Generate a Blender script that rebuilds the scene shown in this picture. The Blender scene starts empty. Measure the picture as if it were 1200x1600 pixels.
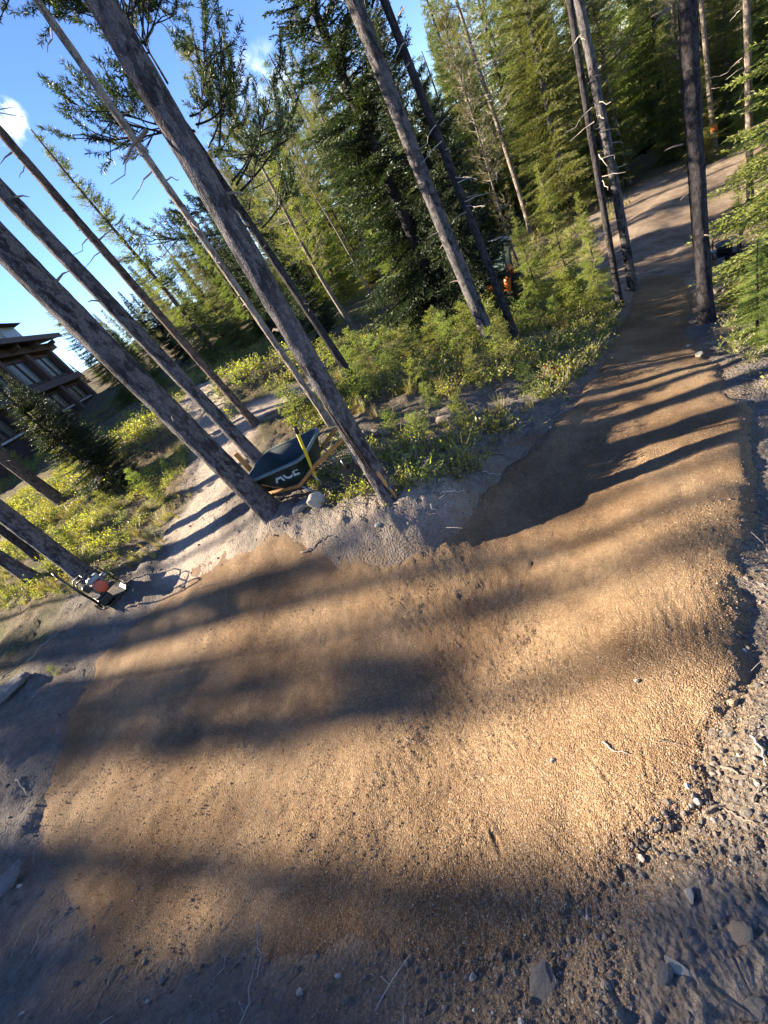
import bpy, bmesh, math, random
import numpy as np
from mathutils import Matrix, Vector
SC = bpy.context.scene
COL = SC.collection
random.seed(7)
RNG = np.random.default_rng(7)
# ------------------------------------------------------------------ camera
F_PX, CXP, CYP, EYE = 620.0, 600.0, 800.0, 1.75      # focal length and centre on a 1200 x 1600 frame, eye height
_D = np.array([1195.0 - CXP, 1600.0 - CYP, F_PX]); _D /= np.linalg.norm(_D)     # where the plumb line points
_Y = np.array([0, 0, 1.0]) - _D[2] * _D; _Y /= np.linalg.norm(_Y)
CAMR = np.array([np.cross(_Y, -_D), _Y, -_D])         # view axes (right, down, forward) to world
cam = bpy.data.cameras.new('camera'); cam.lens = 36 * F_PX / 1600; cam.sensor_width = 36
cam.clip_start = 0.05; cam.clip_end = 2000
camo = bpy.data.objects.new('camera', cam); COL.objects.link(camo); SC.camera = camo
_m = np.eye(4); _m[:3, 0] = CAMR[:, 0]; _m[:3, 1] = -CAMR[:, 1]; _m[:3, 2] = -CAMR[:, 2]; _m[:3, 3] = (0, 0, EYE)
camo.matrix_world = Matrix(_m.tolist())
# ------------------------------------------------------------------ light
SUN_AZ, SUN_EL = math.radians(-61), math.radians(25)  # azimuth from +Y towards +X
SUNV = Vector((math.sin(SUN_AZ) * math.cos(SUN_EL), math.cos(SUN_AZ) * math.cos(SUN_EL), math.sin(SUN_EL)))
world = bpy.data.worlds.new('World'); SC.world = world; world.use_nodes = True
wn = world.node_tree; wn.nodes.clear()
wo = wn.nodes.new('ShaderNodeOutputWorld'); wb = wn.nodes.new('ShaderNodeBackground')
sky = wn.nodes.new('ShaderNodeTexSky'); sky.sky_type = 'NISHITA'; sky.sun_disc = False
sky.sun_elevation = SUN_EL; sky.sun_rotation = SUN_AZ; sky.altitude = 2800; sky.air_density = 1.0; sky.dust_density = 0.4; sky.ozone_density = 1.5
wb.inputs[1].default_value = 0.068
wn.links.new(wb.outputs[0], wo.inputs[0])
sl = bpy.data.lights.new('sun', 'SUN'); sl.energy = 5.0; sl.angle = math.radians(0.53); sl.color = (1.0, 0.86, 0.66)
so = bpy.data.objects.new('sun', sl); COL.objects.link(so)
so.rotation_euler = SUNV.to_track_quat('Z', 'Y').to_euler()
SC.view_settings.view_transform = 'Standard'; SC.view_settings.look = 'None'
SC.view_settings.exposure = 2.38; SC.view_settings.gamma = 1.0; SC.view_settings.use_curve_mapping = False
SC.cycles.max_bounces = 5; SC.cycles.diffuse_bounces = 3; SC.cycles.transmission_bounces = 4; SC.cycles.use_denoising = True
# clouds in the world: two small wisps by direction
def px_dir(px, py):
    d = CAMR @ np.array([px - CXP, py - CYP, F_PX]); return d / np.linalg.norm(d)
tc = wn.nodes.new('ShaderNodeTexCoord')
def wmath(op, a, b=None, c=None):
    n = wn.nodes.new('ShaderNodeMath'); n.operation = op
    for i, v in enumerate((a, b, c)):
        if v is None: continue
        if isinstance(v, (int, float)): n.inputs[i].default_value = v
        else: wn.links.new(v, n.inputs[i])
    return n.outputs[0]
wnoise = wn.nodes.new('ShaderNodeTexNoise'); wnoise.inputs['Scale'].default_value = 34; wnoise.inputs['Detail'].default_value = 8; wnoise.inputs['Roughness'].default_value = 0.62
wn.links.new(tc.outputs['Generated'], wnoise.inputs['Vector'])
cloud = None
for (px, py, rad, amt) in ((18, 186, 0.026, 1.5), (0, 192, 0.030, 1.5), (425, 126, 0.05, 0.62), (395, 136, 0.05, 0.55)):
    d = px_dir(px, py)
    sub = wn.nodes.new('ShaderNodeVectorMath'); sub.operation = 'DISTANCE'
    wn.links.new(tc.outputs['Generated'], sub.inputs[0]); sub.inputs[1].default_value = d
    fall = wmath('SUBTRACT', 1.0, wmath('DIVIDE', sub.outputs['Value'], rad))
    v = wmath('MULTIPLY', wmath('MAXIMUM', fall, 0.0), amt)
    cloud = v if cloud is None else wmath('MAXIMUM', cloud, v)
cm = wmath('MULTIPLY', wmath('MINIMUM', cloud, 1.0), wmath('MAXIMUM', wmath('MULTIPLY', wmath('SUBTRACT', wnoise.outputs[0], 0.44), 6.0), 0.0)); cm = wmath('MINIMUM', cm, 1.0)
wm = wn.nodes.new('ShaderNodeMix'); wm.data_type = 'RGBA'
hs = wn.nodes.new('ShaderNodeHueSaturation'); hs.inputs['Saturation'].default_value = 1.2; hs.inputs['Hue'].default_value = 0.513
wn.links.new(sky.outputs[0], hs.inputs['Color'])
wn.links.new(cm, wm.inputs[0]); wn.links.new(hs.outputs[0], wm.inputs[6]); wm.inputs[7].default_value = (7.0, 7.2, 7.6, 1)
wn.links.new(wm.outputs[2], wb.inputs[0])

# ------------------------------------------------------------------ helpers
def ray(px, py): return px_dir(px, py)
def at(px, py, depth):                                  # a point at a depth along the view axis
    return CAMR @ (np.array([px - CXP, py - CYP, F_PX]) * depth / F_PX) + np.array([0, 0, EYE])
def depth_of(p): return float((CAMR.T @ (np.asarray(p, float) - np.array([0, 0, EYE])))[2])
def proj(p):
    q = CAMR.T @ (np.asarray(p, float) - np.array([0, 0, EYE])); return q[0] / q[2] * F_PX + CXP, q[1] / q[2] * F_PX + CYP
def _hash(ix, iy, s):
    h = (ix * 374761393 + iy * 668265263 + s * 974634777).astype(np.uint64) & np.uint64(0xffffffff)
    h = ((h ^ (h >> np.uint64(13))) * np.uint64(1274126177)) & np.uint64(0xffffffff)
    return ((h ^ (h >> np.uint64(16))) & np.uint64(0xffffff)).astype(float) / 0xffffff
def vnoise(x, y, s=0):
    x = np.asarray(x, float); y = np.asarray(y, float)
    fx = np.floor(x); fy = np.floor(y); u = x - fx; v = y - fy
    ix = fx.astype(np.int64) + 100000; iy = fy.astype(np.int64) + 100000
    u = u * u * (3 - 2 * u); v = v * v * (3 - 2 * v)
    a = _hash(ix, iy, s); b = _hash(ix + 1, iy, s); c = _hash(ix, iy + 1, s); d = _hash(ix + 1, iy + 1, s)
    return (a * (1 - u) + b * u) * (1 - v) + (c * (1 - u) + d * u) * v - 0.5
def fbm(x, y, oct=4, s=0, g=0.5):
    t = 0; a = 1
    for o in range(oct):
        t = t + a * vnoise(x * 2 ** o, y * 2 ** o, s + o * 17); a *= g
    return t
def sstep(a, b, x):
    t = np.clip((x - a) / (b - a), 0, 1); return t * t * (3 - 2 * t)
def mesh_np(name, V, faces, mats=(), midx=None, smooth=False):
    """V: (n,3); faces: (m,k) array or list of such arrays"""
    if not isinstance(faces, list): faces = [faces]
    faces = [np.asarray(f, np.int32) for f in faces if len(f)]
    me = bpy.data.meshes.new(name)
    V = np.asarray(V, np.float32)
    me.vertices.add(len(V)); me.vertices.foreach_set('co', V.ravel())
    tot = sum(f.size for f in faces); n = sum(len(f) for f in faces)
    me.loops.add(tot); me.polygons.add(n)
    me.loops.foreach_set('vertex_index', np.concatenate([f.ravel() for f in faces]))
    ls = []; st = 0
    for f in faces:
        ls.append(st + np.arange(len(f)) * f.shape[1]); st += f.size
    me.polygons.foreach_set('loop_start', np.concatenate(ls).astype(np.int32))
    if midx is not None: me.polygons.foreach_set('material_index', np.asarray(midx, np.int32))
    me.polygons.foreach_set('use_smooth', np.full(n, smooth))
    for m in mats: me.materials.append(m)
    me.update(calc_edges=True)
    return me
class MB:                                                # collects shapes, builds one mesh
    def __init__(s): s.V = []; s.F = []; s.n = 0
    def add(s, V, F):
        s.V.append(np.asarray(V, float)); s.F += [tuple(i + s.n for i in f) for f in F]; s.n += len(V); return s
    def box(s, c, d, rot=None, taper=1.0, bev=0.0):
        hx, hy, hz = d[0] / 2, d[1] / 2, d[2] / 2
        bm = bmesh.new(); bmesh.ops.create_cube(bm, size=1)
        for v in bm.verts:
            k = taper if v.co.z > 0 else 1
            v.co = Vector((v.co.x * 2 * hx * k, v.co.y * 2 * hy * k, v.co.z * 2 * hz))
        if bev: bmesh.ops.bevel(bm, geom=bm.edges[:], offset=bev, segments=2, affect='EDGES', profile=0.5)
        V = np.array([v.co[:] for v in bm.verts]); bm.verts.index_update(); F = [[v.index for v in f.verts] for f in bm.faces]; bm.free()
        if rot is not None: V = V @ np.array(rot.to_3x3()).T
        return s.add(V + np.asarray(c, float), F)
    def tube(s, pts, r, k=8, cap=True):
        pts = [np.asarray(p, float) for p in pts]; n = len(pts)
        rs = r if hasattr(r, '__len__') else [r] * n
        V = []; F = []; up = None
        for i, p in enumerate(pts):
            t = pts[min(i + 1, n - 1)] - pts[max(i - 1, 0)]; t = t / (np.linalg.norm(t) + 1e-9)
            if up is None:
                a = np.array([0, 0, 1.0]) if abs(t[2]) < .9 else np.array([1.0, 0, 0]); up = a
            x = np.cross(up, t); x /= (np.linalg.norm(x) + 1e-9); y = np.cross(t, x); up = y if abs(np.dot(y, t)) < .5 else up
            for j in range(k):
                an = 2 * math.pi * j / k; V.append(p + rs[i] * (math.cos(an) * x + math.sin(an) * y))
        for i in range(n - 1):
            for j in range(k):
                F.append((i * k + j, i * k + (j + 1) % k, (i + 1) * k + (j + 1) % k, (i + 1) * k + j))
        if cap: F.append(tuple(range(k - 1, -1, -1))); F.append(tuple((n - 1) * k + j for j in range(k)))
        return s.add(V, F)
    def lathe(s, c, axis, prof, k=20):                    # prof: (radius, along)
        c = np.asarray(c, float); t = np.asarray(axis, float); t /= np.linalg.norm(t)
        a = np.array([0, 0, 1.0]) if abs(t[2]) < .9 else np.array([1.0, 0, 0]); x = np.cross(a, t); x /= np.linalg.norm(x); y = np.cross(t, x)
        V = []; F = []
        for (r, h) in prof:
            for j in range(k):
                an = 2 * math.pi * j / k; V.append(c + t * h + r * (math.cos(an) * x + math.sin(an) * y))
        n = len(prof)
        for i in range(n - 1):
            for j in range(k): F.append((i * k + j, i * k + (j + 1) % k, (i + 1) * k + (j + 1) % k, (i + 1) * k + j))
        F.append(tuple(range(k - 1, -1, -1))); F.append(tuple((n - 1) * k + j for j in range(k)))
        return s.add(V, F)
    def mesh(s, name, mat=None, smooth=False):
        me = bpy.data.meshes.new(name); V = np.concatenate(s.V)
        me.from_pydata(V.tolist(), [], s.F)
        if mat: me.materials.append(mat)
        if smooth: me.polygons.foreach_set('use_smooth', [True] * len(me.polygons))
        me.update(); return me
    def build(s, name, mat=None, parent=None, smooth=False):
        return obj(name, s.mesh(name, mat, smooth), parent)
def obj(name, me, parent=None):
    o = bpy.data.objects.new(name, me); COL.objects.link(o)
    if parent: o.parent = parent
    return o
def tag(o, label=None, cat=None, group=None, kind=None):
    if label: o['label'] = label
    if cat: o['category'] = cat
    if group: o['group'] = group
    if kind: o['kind'] = kind
    return o
def empty(name, loc, label, cat, group=None, rz=0.0):
    o = bpy.data.objects.new(name, None); COL.objects.link(o); o.location = tuple(map(float, loc)); o.rotation_euler = (0, 0, rz)
    o.empty_display_size = 0.1
    return tag(o, label, cat, group)
# ------------------------------------------------------------------ materials
class MT:
    def __init__(s, name, rough=0.9, spec=0.25):
        s.m = bpy.data.materials.new(name); s.m.use_nodes = True; s.t = s.m.node_tree
        s.b = s.t.nodes['Principled BSDF']; s.b.inputs['Roughness'].default_value = rough
        s.b.inputs['Specular IOR Level'].default_value = spec
        s.tc = s.t.nodes.new('ShaderNodeTexCoord')
    def n(s, ty, **kw):
        nd = s.t.nodes.new(ty)
        for k, v in kw.items(): setattr(nd, k, v)
        return nd
    def link(s, a, b): s.t.links.new(a, b)
    def vec(s, scale=(1, 1, 1), src='Object'):
        mp = s.n('ShaderNodeMapping'); mp.inputs['Scale'].default_value = scale; s.link(s.tc.outputs[src], mp.inputs[0]); return mp.outputs[0]
    def noise(s, scale, detail=4, rough=0.55, vec=None):
        nd = s.n('ShaderNodeTexNoise'); nd.inputs['Scale'].default_value = scale; nd.inputs['Detail'].default_value = detail; nd.inputs['Roughness'].default_value = rough
        s.link(vec if vec is not None else s.tc.outputs['Object'], nd.inputs['Vector']); return nd.outputs[0]
    def voro(s, scale, feature='F1', out='Distance', vec=None):
        nd = s.n('ShaderNodeTexVoronoi', feature=feature); nd.inputs['Scale'].default_value = scale
        s.link(vec if vec is not None else s.tc.outputs['Object'], nd.inputs['Vector']); return nd.outputs[out]
    def ramp(s, v, stops):
        nd = s.n('ShaderNodeValToRGB'); e = nd.color_ramp.elements
        while len(e) < len(stops): e.new(0.5)
        for el, (p, c) in zip(e, stops):
            el.position = p; el.color = (*c, 1) if hasattr(c, '__len__') else (c, c, c, 1)
        s.link(v, nd.inputs[0]); return nd.outputs[0]
    def mix(s, f, a, b, mode='MIX'):
        nd = s.n('ShaderNodeMix', data_type='RGBA', blend_type=mode)
        for i, v in ((0, f), (6, a), (7, b)):
            if isinstance(v, (int, float)): nd.inputs[i].default_value = v
            elif isinstance(v, tuple): nd.inputs[i].default_value = (*v, 1)
            else: s.link(v, nd.inputs[i])
        return nd.outputs[2]
    def math(s, op, a, b=0.0):
        nd = s.n('ShaderNodeMath', operation=op)
        for i, v in enumerate((a, b)):
            if isinstance(v, (int, float)): nd.inputs[i].default_value = v
            else: s.link(v, nd.inputs[i])
        return nd.outputs[0]
    def attr(s, name): 
        nd = s.n('ShaderNodeAttribute', attribute_name=name); return nd.outputs['Fac']
    def col(s, c):
        if isinstance(c, tuple): s.b.inputs['Base Color'].default_value = (*c, 1)
        else: s.link(c, s.b.inputs['Base Color'])
    def bump(s, h, strength=0.5, dist=0.02, prev=None):
        nd = s.n('ShaderNodeBump'); nd.inputs['Strength'].default_value = strength; nd.inputs['Distance'].default_value = dist
        s.link(h, nd.inputs['Height'])
        if prev is not None: s.link(prev, nd.inputs['Normal'])
        s.link(nd.outputs[0], s.b.inputs['Normal']); return nd.outputs[0]
def plain(name, c, rough=0.6, spec=0.4, metal=0.0, var=0.25, scale=9.0, bump=0.0):
    m = MT(name, rough, spec); m.b.inputs['Metallic'].default_value = metal
    nz = m.noise(scale, 6, 0.65)
    m.col(m.mix(m.ramp(nz, [(0.3, 0.0), (0.7, 1.0)]), tuple(x * (1 - var) for x in c), tuple(min(1, x * (1 + var)) for x in c)))
    if bump: m.bump(m.noise(scale * 6, 4), bump, 0.01)
    return m.m
def foliage(name, dark, light, trans, tw=0.35, rough=0.5):
    m = MT(name, rough, 0.28)
    gi = m.n('ShaderNodeNewGeometry').outputs['Random Per Island']
    big = m.noise(0.9, 3)
    oi = m.n('ShaderNodeObjectInfo').outputs['Random']
    f = m.math('ADD', m.math('MULTIPLY', gi, 0.6), m.math('MULTIPLY', m.math('SUBTRACT', big, 0.3), 0.9))
    c = m.mix(f, dark, light)
    hsv = m.n('ShaderNodeHueSaturation'); m.link(c, hsv.inputs['Color'])
    m.link(m.math('ADD', m.math('MULTIPLY', oi, 0.05), 0.475), hsv.inputs['Hue']); m.link(m.math('ADD', m.math('MULTIPLY', oi, 0.5), 0.78), hsv.inputs['Value'])
    c = hsv.outputs[0]; m.col(c)
    tr = m.n('ShaderNodeBsdfTranslucent'); m.link(m.mix(1.0, c, trans, 'MULTIPLY'), tr.inputs[0])
    ms = m.n('ShaderNodeMixShader'); ms.inputs[0].default_value = tw
    m.link(m.b.outputs[0], ms.inputs[1]); m.link(tr.outputs[0], ms.inputs[2])
    out = m.t.nodes['Material Output']; m.link(ms.outputs[0], out.inputs[0])
    return m.m
def bark(name, base, dark, light, sc=1.0, strength=0.8, lichen=None):
    m = MT(name, 0.95, 0.1)
    v0 = m.vec((sc, sc, sc * 0.5))
    wob = m.n('ShaderNodeTexNoise'); wob.inputs['Scale'].default_value = 22; wob.inputs['Detail'].default_value = 3; m.link(v0, wob.inputs['Vector'])
    vm = m.n('ShaderNodeVectorMath', operation='MULTIPLY_ADD'); m.link(wob.outputs['Color'], vm.inputs[0]); vm.inputs[1].default_value = (.05, .05, .05); m.link(v0, vm.inputs[2]); v = vm.outputs[0]
    pl = m.voro(58, 'DISTANCE_TO_EDGE', 'Distance', v); n1 = m.noise(75, 6, 0.75, v); n2 = m.noise(16, 5, 0.65, v); n3 = m.noise(2.2, 3)
    cell = m.voro(34, 'F1', 'Color', v)
    c = m.mix(m.ramp(n1, [(0.38, 0.0), (0.66, 1.0)]), base, light)
    sep = m.n('ShaderNodeSeparateColor'); m.link(cell, sep.inputs[0])
    c = m.mix(m.math('MULTIPLY', m.ramp(sep.outputs[0], [(0.62, 0.0), (0.72, 1.0)]), 0.55), c, dark)
    c = m.mix(m.ramp(pl, [(0.0, 0.55), (0.07, 0.0)]), c, dark)
    c = m.mix(m.ramp(n2, [(0.505, 0.0), (0.575, 0.85)]), c, dark)
    c = m.mix(m.ramp(n3, [(0.45, 0.0), (0.7, 0.45)]), c, light)
    m.col(c)
    h = m.math('ADD', m.math('MULTIPLY', m.ramp(pl, [(0.0, 0.0), (0.2, 1.0)]), 0.45), m.math('MULTIPLY', n1, 0.8)); h = m.math('ADD', h, m.math('MULTIPLY', n2, .8))
    m.bump(h, strength, 0.018)
    return m.m
M = {}
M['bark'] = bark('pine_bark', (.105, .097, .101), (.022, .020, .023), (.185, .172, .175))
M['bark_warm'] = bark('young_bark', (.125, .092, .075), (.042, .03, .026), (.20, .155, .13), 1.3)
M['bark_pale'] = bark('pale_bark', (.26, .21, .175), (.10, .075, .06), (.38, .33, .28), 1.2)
M['bark_dark'] = bark('dark_bark', (.048, .043, .046), (.016, .014, .016), (.085, .078, .08), 1.2)  # darker bark copy; shade on the black trunk is put into its colour
M['twig'] = plain('dead_twig', (.20, .165, .135), 0.9, 0.1)
M['greytwig'] = plain('weathered_twig', (.34, .30, .26), 0.9, 0.1)
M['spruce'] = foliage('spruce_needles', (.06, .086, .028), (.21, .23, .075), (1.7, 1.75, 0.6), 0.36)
M['spruce_dark'] = foliage('dark_spruce_needles', (.014, .026, .016), (.048, .066, .030), (1.5, 1.7, 0.6), 0.22)  # darker copy of the spruce needles; backlit shade put into the colour
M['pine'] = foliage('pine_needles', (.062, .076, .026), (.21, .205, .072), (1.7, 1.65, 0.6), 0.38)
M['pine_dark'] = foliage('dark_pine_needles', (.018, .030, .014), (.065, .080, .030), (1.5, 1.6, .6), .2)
M['fir'] = foliage('young_fir_needles', (.085, .12, .032), (.31, .33, .09), (1.6, 1.65, 0.55), 0.42)
M['shrub'] = foliage('shrub_leaves', (.13, .15, .03), (.40, .41, .10), (1.6, 1.55, 0.5), 0.48)
M['herb'] = foliage('herb_leaves', (.09, .105, .03), (.24, .26, .075), (1.6, 1.55, 0.5), 0.45)
M['grass'] = foliage('dry_grass', (.16, .15, .05), (.38, .33, .13), (1.3, 1.25, 0.7), 0.35)
M['redleaf'] = foliage('red_leaves', (.22, .04, .02), (.45, .14, .05), (1.5, 1.0, .7), 0.4)
M['rock'] = plain('rock', (.19, .18, .168), 0.92, 0.15, 0, 0.4, 9, 0.8)
M['rock_pale'] = plain('pale_rock', (.44, .40, .33), 0.92, 0.15, 0, 0.3, 9, 0.7)
M['rock_brown'] = plain('brown_rock', (.30, .22, .14), 0.9, 0.2, 0, 0.3, 12, 0.4)
# ------------------------------------------------------------------ terrain
CP = [(1195,1600,0),(1000,1560,0),(800,1560,-.02),(600,1560,-.05),(300,1570,-.1),(50,1560,-.1),
(900,1440,-.12),(600,1480,-.15),(250,1490,-.18),(130,1430,-.2),
(1150,1050,-.08),(1100,1200,-.03),(1170,850,-.3),(1192,1000,-.2),(1190,720,-.55),
(800,1250,-.28),(600,1250,-.35),(400,1250,-.38),(200,1250,-.35),(75,1270,-.25),(20,1250,-.12),
(800,1000,-.5),(600,1050,-.45),(400,1050,-.4),(200,1030,-.3),(120,1050,-.2),
(950,800,-.62),(800,850,-.58),(650,920,-.45),(500,920,-.35),(350,920,-.22),
(620,795,-.1),(540,815,-.05),(430,805,.05),(680,800,-.25),(600,850,-.3),(480,850,-.18),
(760,760,-.46),(740,700,-.35),(900,640,-.76),(850,640,-.6),(1000,620,-.86),(1090,590,-.88),(1150,580,-.82),(1190,620,-.72),
(1000,540,-1.5),(1060,545,-1.5),(950,540,-1.3),(880,560,-1.0),
(1105,505,-1.95),(1000,450,-2.2),(980,480,-1.9),(1140,410,-3.2),(1050,380,-3.0),(1000,350,-3.0),(1180,480,-2.2),
(1080,280,-3.6),(990,310,-3.3),(1190,350,-3.5),(1035,215,-5.5),(1140,220,-4.3),(980,270,-4.2),
(775,485,-2.5),(700,480,-2.1),(850,470,-2.4),(765,560,-.75),(808,535,-1.2),(700,600,-.5),(650,650,-.3),
(560,605,-.2),(590,520,-1.),(520,665,-.1),(450,640,.05),(405,668,.2),(395,705,.15),(295,690,.35),(340,600,.75),(450,590,.15),
(170,930,-.05),(60,950,.15),(0,900,.5),(0,1000,.1),(250,830,.05),(300,780,.1),(150,780,.5),(60,800,.8),(180,720,.8),(480,780,.0),(200,640,1.3),(150,680,1.15)]
_P = []
for (px, py, z) in CP:
    r = ray(px, py); t = (z - EYE) / r[2]; _P.append((r[0] * t, r[1] * t, z))
_P += [(60,80,-6),(80,50,-8),(120,120,-8),(20,60,-1),(0,55,3),(-12,30,2.1),(-14,40,3.2),(-24,40,4.2),(-10,22,1.5),(-60,45,8),(-60,-20,4),(0,-60,-2),(60,-40,-8),(100,0,-13),
       (-30,0,2.2),(-14,2,.6),(-7,-2,.1),(0,-8,.2),(1.5,.3,-.65),(2.4,.4,-1.05),(1.0,-1.2,-.3),(5,0,-1.3),(8,-4,-2.0),(20,-5,-3.8),(-25,18,2.6),(-12,14,1.1),(30,5,-5),(200,200,-8),(0,200,12),(-200,100,22),(-200,-200,10),(200,-200,-20),(20,28,-3.2),(10,30,-1.8)]
_P = np.array(_P); _C = 0.6
def _ker(x, y): return np.sqrt((x[:, None] - _P[None, :, 0]) ** 2 + (y[:, None] - _P[None, :, 1]) ** 2 + _C ** 2)
_n = len(_P); _A = np.zeros((_n + 3, _n + 3)); _A[:_n, :_n] = _ker(_P[:, 0], _P[:, 1]) - np.eye(_n) * 0.04
_A[:_n, _n] = _A[_n, :_n] = 1; _A[:_n, _n + 1] = _A[_n + 1, :_n] = _P[:, 0]; _A[:_n, _n + 2] = _A[_n + 2, :_n] = _P[:, 1]
_W = np.linalg.solve(_A, np.concatenate([_P[:, 2], np.zeros(3)]))
def h0(x, y):
    x = np.atleast_1d(np.asarray(x, float)); y = np.atleast_1d(np.asarray(y, float)); out = np.empty(len(x))
    for i in range(0, len(x), 40000):
        a, b = x[i:i + 40000], y[i:i + 40000]; out[i:i + 40000] = _ker(a, b) @ _W[:_n] + _W[_n] + _W[_n + 1] * a + _W[_n + 2] * b
    return out
def gp(px, py, far=120):                               # where a sight line meets the ground
    r = ray(px, py); ts = np.geomspace(0.6, far, 900)
    z = EYE + r[2] * ts - h0(r[0] * ts, r[1] * ts); k = np.argmax(z < 0)
    if z[k] >= 0: k = len(ts) - 1
    a, b = ts[max(k - 1, 0)], ts[k]
    for _ in range(14):
        m = (a + b) / 2
        if EYE + r[2] * m - h0(r[0] * m, r[1] * m)[0] < 0: b = m
        else: a = m
    return np.array([r[0] * b, r[1] * b, EYE + r[2] * b])
TRAIL_PX = [(330,895),(400,856),(440,838),(470,852),(530,874),(600,880),(680,864),(730,822),(748,772),(800,722),(860,682),(900,632),(935,590),(960,532),(985,482),(1005,432),
(1062,430),(1078,470),(1070,515),(1098,552),(1130,580),(1160,640),(1185,720),(1172,790),(1165,850),(1168,900),(1152,1000),(1148,1060),(1120,1150),(1080,1240),(1010,1310),(960,1390),(900,1450),(850,1500),(700,1512),(560,1492),(400,1500),(250,1500),(180,1480),(120,1420),(72,1340),(76,1250),(110,1130),(150,1030),(200,985),(260,930)]
TRAIL = np.array([gp(*p)[:2] for p in TRAIL_PX])
def poly_sd(x, y, P):                                   # signed distance, positive inside
    n = len(P); d = np.full(len(x), 1e9); ins = np.zeros(len(x), bool)
    for i in range(n):
        a = P[i]; b = P[(i + 1) % n]; e = b - a; wx = x - a[0]; wy = y - a[1]
        t = np.clip((wx * e[0] + wy * e[1]) / (e @ e), 0, 1); d = np.minimum(d, (wx - t * e[0]) ** 2 + (wy - t * e[1]) ** 2)
        c = (a[1] > y) != (b[1] > y)
        if c.any(): ins ^= c & (x < (b[0] - a[0]) * (y - a[1]) / ((b[1] - a[1]) if b[1] != a[1] else 1e-9) + a[0])
    d = np.sqrt(d); return np.where(ins, d, -d)
def line_d(x, y, P):
    d = np.full(len(x), 1e9)
    for a, b in zip(P[:-1], P[1:]):
        e = b - a; wx = x - a[0]; wy = y - a[1]; t = np.clip((wx * e[0] + wy * e[1]) / (e @ e), 0, 1)
        d = np.minimum(d, np.hypot(wx - t * e[0], wy - t * e[1]))
    return d
def gl(*pp): return np.array([gp(*p)[:2] for p in pp])
PATH_LEFT = gl((350,905),(300,860),(318,800),(345,740),(385,660),(430,625),(480,612))
PATH_LEFT2 = gl((345,735),(330,660),(320,600))
PATH_FAR = gl((1040,425),(1040,370),(1035,320),(1075,285),(1120,262))
BERM_FAR = gl((990,395),(1020,335),(1075,295))
BANK = gl((440,825),(500,828),(560,825),(620,812),(690,800))
GROOVES = [(gl((905,1165),(960,1230),(1018,1292)), .006, .008), (gl((772,1305),(785,1335),(800,1362)), .010, .009), (gl((150,1378),(165,1398),(178,1412)), .014, .014),
           (gl((850,1290),(905,1350),(945,1385)), .007, .010), (gl((835,880),(812,930)), .012, .012), (gl((195,1010),(180,1060),(172,1100)), .015, .03), (gl((225,1020),(205,1075)), .012, .03),
           (gl((1005,1170),(1018,1225)), .006, .008), (gl((860,965),(790,1050)), .012, .05), (gl((900,870),(840,960)), .008, .05),
           (gl((235,1105),(450,1015),(650,962),(850,880),(985,760),(1015,650)), .007, .035), (gl((190,1190),(430,1115),(680,1065),(900,965),(1065,800),(1085,690)), .006, .035), (gl((280,1240),(560,1165),(800,1110),(960,990)), .005, .04), (gl((330,960),(520,915),(700,890),(830,800),(920,690)), .006, .03)]
RIPPLE = gp(1060, 965)[:2]; RIPDIR = gp(1110, 960)[:2] - RIPPLE; RIPDIR /= np.linalg.norm(RIPDIR)
def layer(x, y, sd):                                    # thickness of the spread gravel above the ground
    rag = fbm(x * 3.1 + .37 * y, y * 2.7, 4, 5, .62) * 0.07 + fbm(x * 31, y * 29, 2, 6) * .025
    return sstep(-0.07, 0.07, sd + rag) * 0.05 - 0.022
def h_ground(x, y):
    x = np.atleast_1d(np.asarray(x, float)); y = np.atleast_1d(np.asarray(y, float)); r = np.hypot(x, y)
    sd = poly_sd(x, y, TRAIL); z = h0(x, y)
    off = sstep(0.1, -0.25, sd)                        # away from the trail: rough
    path = np.maximum(sstep(.9, .4, line_d(x, y, PATH_LEFT)), sstep(2.2, 1.2, line_d(x, y, PATH_FAR)))
    rough = off * (1 - 0.6 * path)
    z = z + rough * (fbm(x * 1.1, y * 1.1, 3, 1) * 0.12 + fbm(x * 5, y * 5, 3, 2) * 0.055 + np.abs(fbm(x * 16, y * 16, 3, 3)) * 0.035 + np.abs(fbm(x * 45, y * 45, 2, 4)) * 0.012)
    z = z + sstep(45, 80, r) * fbm(x * .08, y * .08, 3, 9) * 1.5
    bd = line_d(x, y, BANK); z = z + sstep(.42, .05, bd) * (0.10 + 0.05 * fbm(x * 9, y * 9, 3, 12)) * sstep(.12, -.08, sd)
    z = z + sstep(1.0, 0.1, line_d(x, y, BERM_FAR)) * 0.10 * sstep(0.0, -.3, sd)
    z = z + sstep(-.02, -.18, sd) * sstep(-.6, -.2, sd) * sstep(3.0, 2.0, r) * 0.035
    return z
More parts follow.
